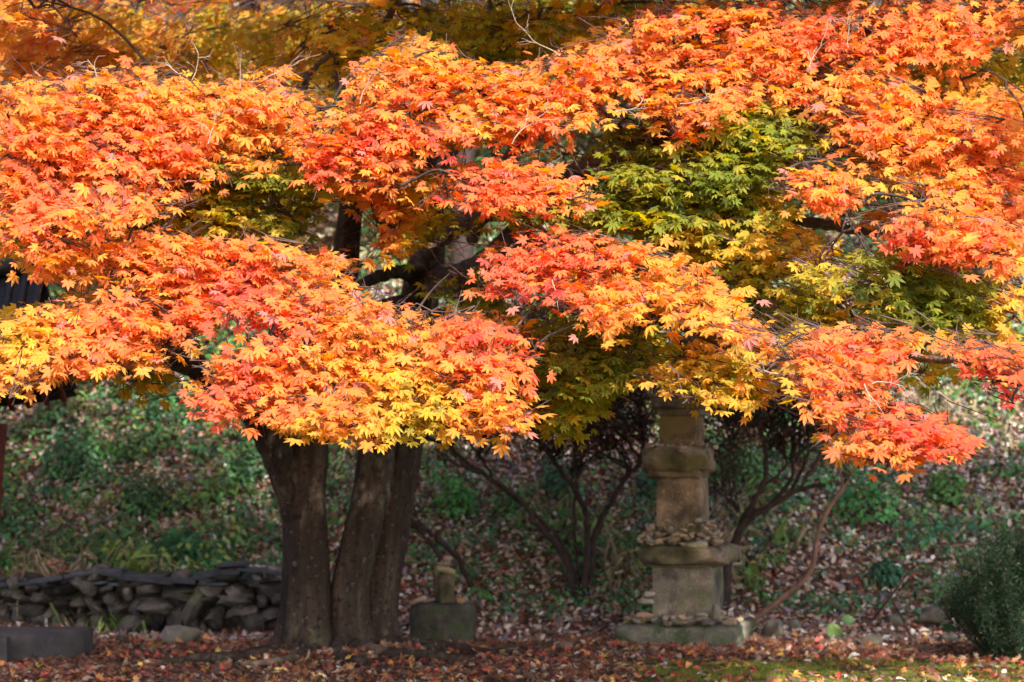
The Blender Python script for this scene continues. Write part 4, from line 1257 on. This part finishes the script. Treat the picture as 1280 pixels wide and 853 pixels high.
# ------------------------------------------------------------------ leaf litter (uncountable)
def scatter(n, xr_, yr_, cond=None):
    x = rng.uniform(*xr_, n); y = rng.uniform(*yr_, n)
    if cond is not None:
        k = cond(x, y); x, y = x[k], y[k]
    return np.stack([x, y, H(x, y)], 1)


def tnormal(p):
    e = .05
    dx = (H(p[:, 0] + e, p[:, 1]) - H(p[:, 0] - e, p[:, 1])) / (2 * e)
    dy = (H(p[:, 0], p[:, 1] + e) - H(p[:, 0], p[:, 1] - e)) / (2 * e)
    nn = np.stack([-dx, -dy, np.ones(len(p))], 1)
    return nn / np.linalg.norm(nn, axis=1)[:, None]


def litter(name, p, cols, wts, kind, smin, smax, label, tilt=.35, lift=.012):
    n_ = len(p)
    nn = tnormal(p) + rng.normal(0, tilt, (n_, 3))
    c_ = np.array(cols)[rng.choice(len(cols), n_, p=np.array(wts) / sum(wts))] * rng.uniform(.65, 1.3, (n_, 1))
    q = p + np.array([0, 0, 1]) * rng.uniform(.003, lift + .01, (n_, 1))
    return leaves_mesh(q, nn, rng.normal(0, 1, (n_, 3)), rng.uniform(smin, smax, n_), np.clip(c_, 0, .8), kind, curl=rng.uniform(-3, 4, n_))


RED = (.40, .06, .045); ORB = (.40, .16, .06); RBR = (.22, .08, .045); TAN = (.42, .29, .19); PAL = (.66, .58, .52); DKB = (.09, .05, .035); VIO = (.22, .18, .22); YEL = (.5, .36, .08); PINK = (.5, .25, .2)


def dens(x, y, sc=1.3, seed=0):
    return np.sin(x * sc + seed) * np.sin(y * sc * 1.3 + seed * 2) + .6 * np.sin(x * sc * 2.7 + 1 + seed) * np.sin(y * sc * 3.1 + 2)


mossy = lambda x, y: (x > .75) & (y < 12.6)
packs = []
packs.append(litter("", scatter(1100, (-4.5, 4.5), (11, 14.3)), [(.62, .26, .07), (.6, .1, .06), (.62, .4, .09)], [3, 2, 1], "maple_lo", .032, .05, "", .5, .03))
pn = scatter(42000, (-4.5, 4.5), (10.8, 14.6), lambda x, y: rng.random(len(x)) > .62 * (dens(x, y, 2.3, 1.7) + rng.normal(0, .3, len(x)) < 0) + np.where(mossy(x, y), .88, 0) * 1.0)
packs.append(litter("", pn, [RED, ORB, RBR, TAN, DKB, YEL, PAL], [1.1, 2.4, 4, 1.6, 5.5, .3, .2], "maple_lo", .017, .040, ""))
packs.append(litter("", scatter(3500, (-4.5, 4.5), (11, 14.6)), [TAN, RBR, DKB, PAL], [2, 3, 2, .5], "oval", .04, .07, ""))
packs.append(litter("", scatter(44000, (-4, 4.5), (14, 19)), [RED, ORB, RBR, TAN, DKB, VIO, PAL, PINK], [.5, .5, 1.6, 2.0, 3.0, 1.8, 1.2, .6], "maple_lo", .022, .042, ""))
packs.append(litter("", scatter(22000, (-5.5, 5.5), (14, 19.5)), [TAN, PAL, DKB, VIO, PINK], [2.2, 2.4, 1., 1.3, 1.2], "oval", .035, .07, "", .5, .03))
packs.append(litter("", scatter(14000, (-8, 8), (19, 27)), [TAN, PAL, YEL, PINK, RBR], [2, 3, 1, 1, 1], "oval", .05, .09, "", .5, .04))
packs.append(litter("", scatter(6000, (-5.5, 5.5), (15.3, 19.5)), [TAN, PAL, PINK, VIO, YEL], [2.5, 2.2, 1, .8, .6], "oval", .03, .065, "", .7, .13))
for (bx, by, br, bn) in [(-1.2, 12.9, .55, 1500), (1.2, 13.75, .62, 1300), (-.5, 13.6, .32, 500), (-2.9, 14.7, .9, 900), (2.9, 12.9, .5, 500)]:      # drifts round the bases
    a_ = rng.uniform(0, TAU, bn); r_ = br * rng.normal(1, .16, bn)
    dx_, dy_ = bx + np.cos(a_) * r_, by + np.sin(a_) * r_ * .8
    packs.append(litter("", np.stack([dx_, dy_, H(dx_, dy_) + rng.uniform(0, .035, bn)], 1), [RED, ORB, RBR, TAN, DKB], [1, 2, 3, 2, 2], "maple_lo", .025, .045, "", .6))
hp = P(60, 728, 15.55)
k = 900
hx = rng.normal(0, .17, k); hy = rng.normal(0, .12, k)
hpile = np.stack([hp[0] + hx, hp[1] + hy, H(hp[0] + hx, hp[1] + hy) + .13 * np.exp(-(hx / .2) ** 2 - (hy / .15) ** 2) * rng.uniform(.4, 1, k)], 1)
tag(leaves_obj("fallen_leaves", packs, M_dryleaf), "fallen red brown and tan leaves covering the yard and bank", kind="stuff")
tag(leaves_obj("leaf_pile", [litter("", hpile, [(.42, .2, .13), (.3, .12, .08), TAN], [3, 2, 1], "oval", .03, .06, "", .6)], M_dryleaf), "small heap of pinkish brown leaves just behind the dry stone wall", "leaf pile")

# moss and short grass at the lower right
x = rng.uniform(.7, 4, 42000); y = rng.uniform(11.1, 12.7, 42000)
k = (dens(x, y, 3.1, .4) + dens(x, y, 7, 2) * .5 > -.35) & (rng.random(len(x)) < sstep(.6, 1.2, x))
p = np.stack([x, y, H(x, y) + .002], 1)[k]
c_ = np.array([.24, .27, .035]) * rng.uniform(.5, 1.3, (len(p), 1))
tag(leaves_obj("moss", [leaves_mesh(p, rng.normal(0, 1, (len(p), 3)) * [1, 1, .3], np.array([0, 0, 1.]) + rng.normal(0, .5, (len(p), 3)), rng.uniform(.010, .026, len(p)), c_, "blade")], M_green), "short green moss and grass at the yard's near edge", kind="stuff")


# ------------------------------------------------------------------ green ground cover on the bank
def plants(centres, nper, rad, height, size, cols, kind, spread=.6):
    out = []
    for c in centres:
        n_ = max(3, int(nper * rng.uniform(.6, 1.4)))
        a = rng.uniform(0, TAU, n_); r_ = rad * np.sqrt(rng.uniform(0, 1, n_)); h = height * rng.uniform(.15, 1, n_) * (1 - .5 * (r_ / rad) ** 2)
        q = np.stack([c[0] + np.cos(a) * r_, c[1] + np.sin(a) * r_, c[2] + h], 1)
        dr = np.stack([np.cos(a), np.sin(a), rng.normal(-.1, .4, n_)], 1)
        nn = np.stack([np.cos(a) * spread, np.sin(a) * spread - .3, np.full(n_, 1.0)], 1) + rng.normal(0, .35, (n_, 3))
        cc = np.array(cols[rng.integers(len(cols))]) * rng.uniform(.6, 1.4, (n_, 1))
        out.append((q, nn, dr, size * rng.uniform(.6, 1.3, n_), cc))
    q = [np.concatenate([o[i] for o in out]) for i in range(5)]
    return leaves_mesh(q[0], q[1], q[2], q[3], q[4], kind)


G1 = (.075, .23, .055); G2 = (.05, .18, .08); G3 = (.2, .29, .07); G4 = (.05, .12, .04); G5 = (.09, .30, .07)
packs = []
def gcond(x, y):
    px = 640 + x / y * F
    left = np.where(px < 370, .75, np.where(px < 800, .05, .15))
    return dens(x, y, 1.9, .7) * .6 + rng.normal(0, .5, len(x)) + left > .15
C = scatter(5600, (-5, 5), (14.5, 19.5), gcond); C = C[(C[:, 0] < -1.6) * (C[:, 1] > 15.45) | (C[:, 0] > -1.6) * (C[:, 1] > 14.75)]
packs.append(plants(C, 14, .13, .14, .042, [G1, G2, G1, G5, G2], "oval"))
C = scatter(1200, (-5, 5), (15.5, 21), gcond)
packs.append(plants(C, 22, .16, .28, .06, [G1, G2, G3, G4], "oval"))
C = scatter(1100, (-7, 7), (19, 27))
packs.append(plants(C, 26, .3, .5, .09, [G1, G3, (.3, .32, .16), (.42, .38, .24), G4], "oval"))
C = scatter(1400, (-5, 5), (15, 20), lambda x, y: dens(x, y, 1.2, 3) > .3)
packs.append(plants(C, 14, .08, .25, .16, [(.3, .26, .15), G3, (.38, .30, .2)], "blade", 1.2))
tag(leaves_obj("ground_cover", packs, M_green), "low green herbs and dry grass covering the bank", kind="stuff")

# separate little shrubs one can pick out
for i, (px, py, w_, h_, cl, lab, kd) in enumerate([
    (1085, 650, 90, 60, G5, "bright green rounded bush on the bank below the lowest red bough", "oval"),
    (1183, 628, 46, 42, (.1, .24, .05), "small yellow green bush on the bank at the far right", "oval"),
    (225, 702, 70, 40, (.05, .19, .07), "vivid green fern-like plant just above the stone wall", "blade"),
    (575, 645, 55, 50, G5, "green leafy plant seen between the maple trunk and the bare shrub", "oval"),
    (700, 620, 60, 50, (.05, .17, .08), "green leafy plant seen through the stems of the bare shrub", "oval"),
    (820, 620, 50, 60, (.04, .14, .07), "dark green plant close behind the pagoda's upper left side", "oval"),
    (930, 600, 55, 60, (.12, .22, .07), "light green plant just right of the pagoda's top blocks", "oval"),
    (1185, 790, 10, 8, (.05, .12, .05), "tiny green seedling near the low rocks", "oval"),
    (1110, 730, 40, 30, (.05, .15, .08), "small bluish green herb among the leaves on the right bank", "oval"),
    (95, 590, 80, 60, (.05, .14, .06), "leafy green clump on the bank behind the red post", "oval"),
    (180, 640, 70, 50, (.06, .15, .06), "low green clump halfway up the left bank", "oval"),
    (310, 600, 60, 45, (.06, .16, .06), "green clump on the bank just left of the maple's trunk", "oval"),
]):
    c = on_slope(px, py)
    s = c[1] / F
    t_ = thing("shrub", c, lab, "shrub", "small green plants on the bank")
    nB = 500
    d_ = rng.normal(0, 1, (nB, 3)); d_ /= np.linalg.norm(d_, axis=1)[:, None]; d_[:, 2] = np.abs(d_[:, 2])
    rad = rng.uniform(.35, 1, nB) ** .6
    lump = 1 + .25 * np.sin(d_[:, 0] * 5 + i) * np.sin(d_[:, 2] * 6 + i)
    q = c + d_ * np.array([w_ * s / 2, w_ * s / 2, h_ * s]) * (rad * lump)[:, None]
    cc = np.array(cl) * rng.uniform(.5, 1.5, (nB, 1))
    leaves_obj("foliage", [leaves_mesh(q, d_ + rng.normal(0, .4, (nB, 3)) + [0, -.2, .5], d_ + rng.normal(0, .5, (nB, 3)) - [0, 0, .3], rng.uniform(.03, .055, nB) * (2.2 if kd == "blade" else 1), cc, kd)], M_green, t_)
    mb = MB()
    for k in range(9):
        e = q[rng.integers(nB)]
        tube(mb, smooth_path([c - [0, 0, .03], c * .5 + e * .5 + rng.normal(0, .01, 3), e], 3), np.linspace(.006, .002, 7), 4, cap=False)
    mb.build("stems", M_darkstem, t_)

# big-leaved seedling right of the dead branch
c = on_slope(1045, 800)
t_ = thing("seedling", c, "seedling with two large yellow green leaves on the litter right of the pagoda", "plant")
for (px, py, s_, cl) in [(1040, 788, .13, (.16, .26, .05)), (1058, 777, .085, (.11, .25, .06))]:
    e = P(px, py, c[1] - .05)
    v, f, cc = leaves_mesh(e[None] + [[0, 0, .05]], np.array([[.1, -.9, .35]]), np.array([[.1, 0, -1.]]), np.array([s_]), np.array([cl]), "oval")
    v = (v - e) * [1.7, 1, 1] + e
    leaves_obj("leaf", [(v, f, cc)], M_green, t_)
    mb = MB(); tube(mb, smooth_path([c, c * .4 + e * .6, e + [0, 0, .05]], 4), .004, 5); mb.build("stem", M_darkstem, t_)

# dark feathery evergreen shrub at the right edge
bc = np.array([3.33, 12.75, 0.0]); bc[2] = float(H(bc[0], bc[1]))
t_ = thing("evergreen_bush", bc, "dense dark green feathery bush standing at the right edge", "bush")
nB = 52000
mb = MB(); pos = []; dd = []
for k in range(110):
    a = rng.uniform(0, TAU); r_ = rng.uniform(.05, 1)
    lo_ = .75 + .25 * math.sin(a * 3 + 1) ; top = bc + np.array([math.cos(a) * .66 * r_ * lo_, math.sin(a) * .45 * r_ * lo_, (.88 - .42 * r_ ** 2) * rng.uniform(.62, 1.12)]) + rng.normal(0, .03, 3)
    sp = smooth_path([bc + [math.cos(a) * .1 * r_, math.sin(a) * .1 * r_, -.02], bc * .45 + top * .55 + np.array([math.cos(a), math.sin(a), 0]) * .1 * r_, top], 8)
    tube(mb, sp, np.linspace(.006, .002, len(sp)), 4, cap=False)
    kk = nB // 110
    ti = rng.uniform(.06, 1, kk) ** .9 * (len(sp) - 1.01); i0 = ti.astype(int); fr = (ti - i0)[:, None]
    base_ = sp[i0] * (1 - fr) + sp[i0 + 1] * fr
    off = rng.normal(0, 1, (kk, 3)); off /= np.linalg.norm(off, axis=1)[:, None]
    pos.append(base_ + off * rng.uniform(0, .085, (kk, 1))); dd.append(off + [0, 0, .35])
mb.build("stems", M_darkstem, t_)
pos = np.concatenate(pos); dd = np.concatenate(dd); k = len(pos)
cc = np.array([.022, .055, .022]) * rng.uniform(.5, 1.9, (k, 1)) + (rng.random((k, 1)) < .04) * np.array([.1, .07, .03])
leaves_obj("foliage", [leaves_mesh(pos, rng.normal(0, 1, (k, 3)), dd + rng.normal(0, .3, (k, 3)), rng.uniform(.018, .036, k), cc, "blade")], M_green, t_)

# rocks lying about
for i, a in enumerate([(1090, 808, 34, 14, "flat mossy rock at the foot of the bank right of the seedling"), (970, 800, 38, 26, "grey rock beside the pagoda foundation's right end"), (1165, 785, 48, 26, "large grey rock half buried left of the evergreen bush"),
                       (1122, 785, 30, 16, "pale grey rock between the seedling and the large rock"), (1190, 805, 40, 12, "low dark rock nearest the evergreen bush"), (1165, 816, 26, 9, "pale flat stone on the leaves at the yard's edge"), (995, 790, 22, 16, "small dark rock behind the grey rock by the pagoda"),
                       (1040, 765, 28, 16, "brownish rock on the bank above the seedling"), (1215, 775, 24, 14, "small rock on the bank directly left of the evergreen bush"), (705, 812, 30, 9, "flat pale brown stone on the litter left of the pagoda"), (672, 813, 14, 5, "small grey stone between the drum and the pagoda"),
                       (637, 815, 20, 6, "small pinkish flat stone right of the stone drum"), (850, 716, 1, 1, None)]):
    if a[4]:
        big_rock(*a, seed=300 + i, col_=np.array([.27, .26, .24]) * rng.uniform(.8, 1.2), rz=rng.uniform(0, 3))
for i, (px, py, L, a_, lab) in enumerate([(600, 818, .5, .1, "short broken branch lying on leaves by the drum"), (1130, 690, .6, .05, "thin fallen stick high on the right bank"), (1090, 780, .5, .9, "grey stick leaning over the low rocks"), (790, 745, .5, .7, "brown stick leaning on the pagoda foundation's left"),
                                          (1140, 800, .35, 2.1, "upright broken twig among the low rocks")]):
    c = on_slope(px, py)
    mb = MB(); sp = smooth_path([c + [0, 0, .015], c + [L * .5 * math.cos(a_), -.02, L * .5 * abs(math.sin(a_)) + .03], c + [L * math.cos(a_), .02, L * abs(math.sin(a_)) + .03]], 5)
    tube(mb, sp, np.linspace(.012, .006, len(sp)), 6, .1, i, .05); tag(mb.build("stick", M_redstem if i % 2 else M_darkstem), lab, "stick")
print("objects", len(bpy.data.objects))
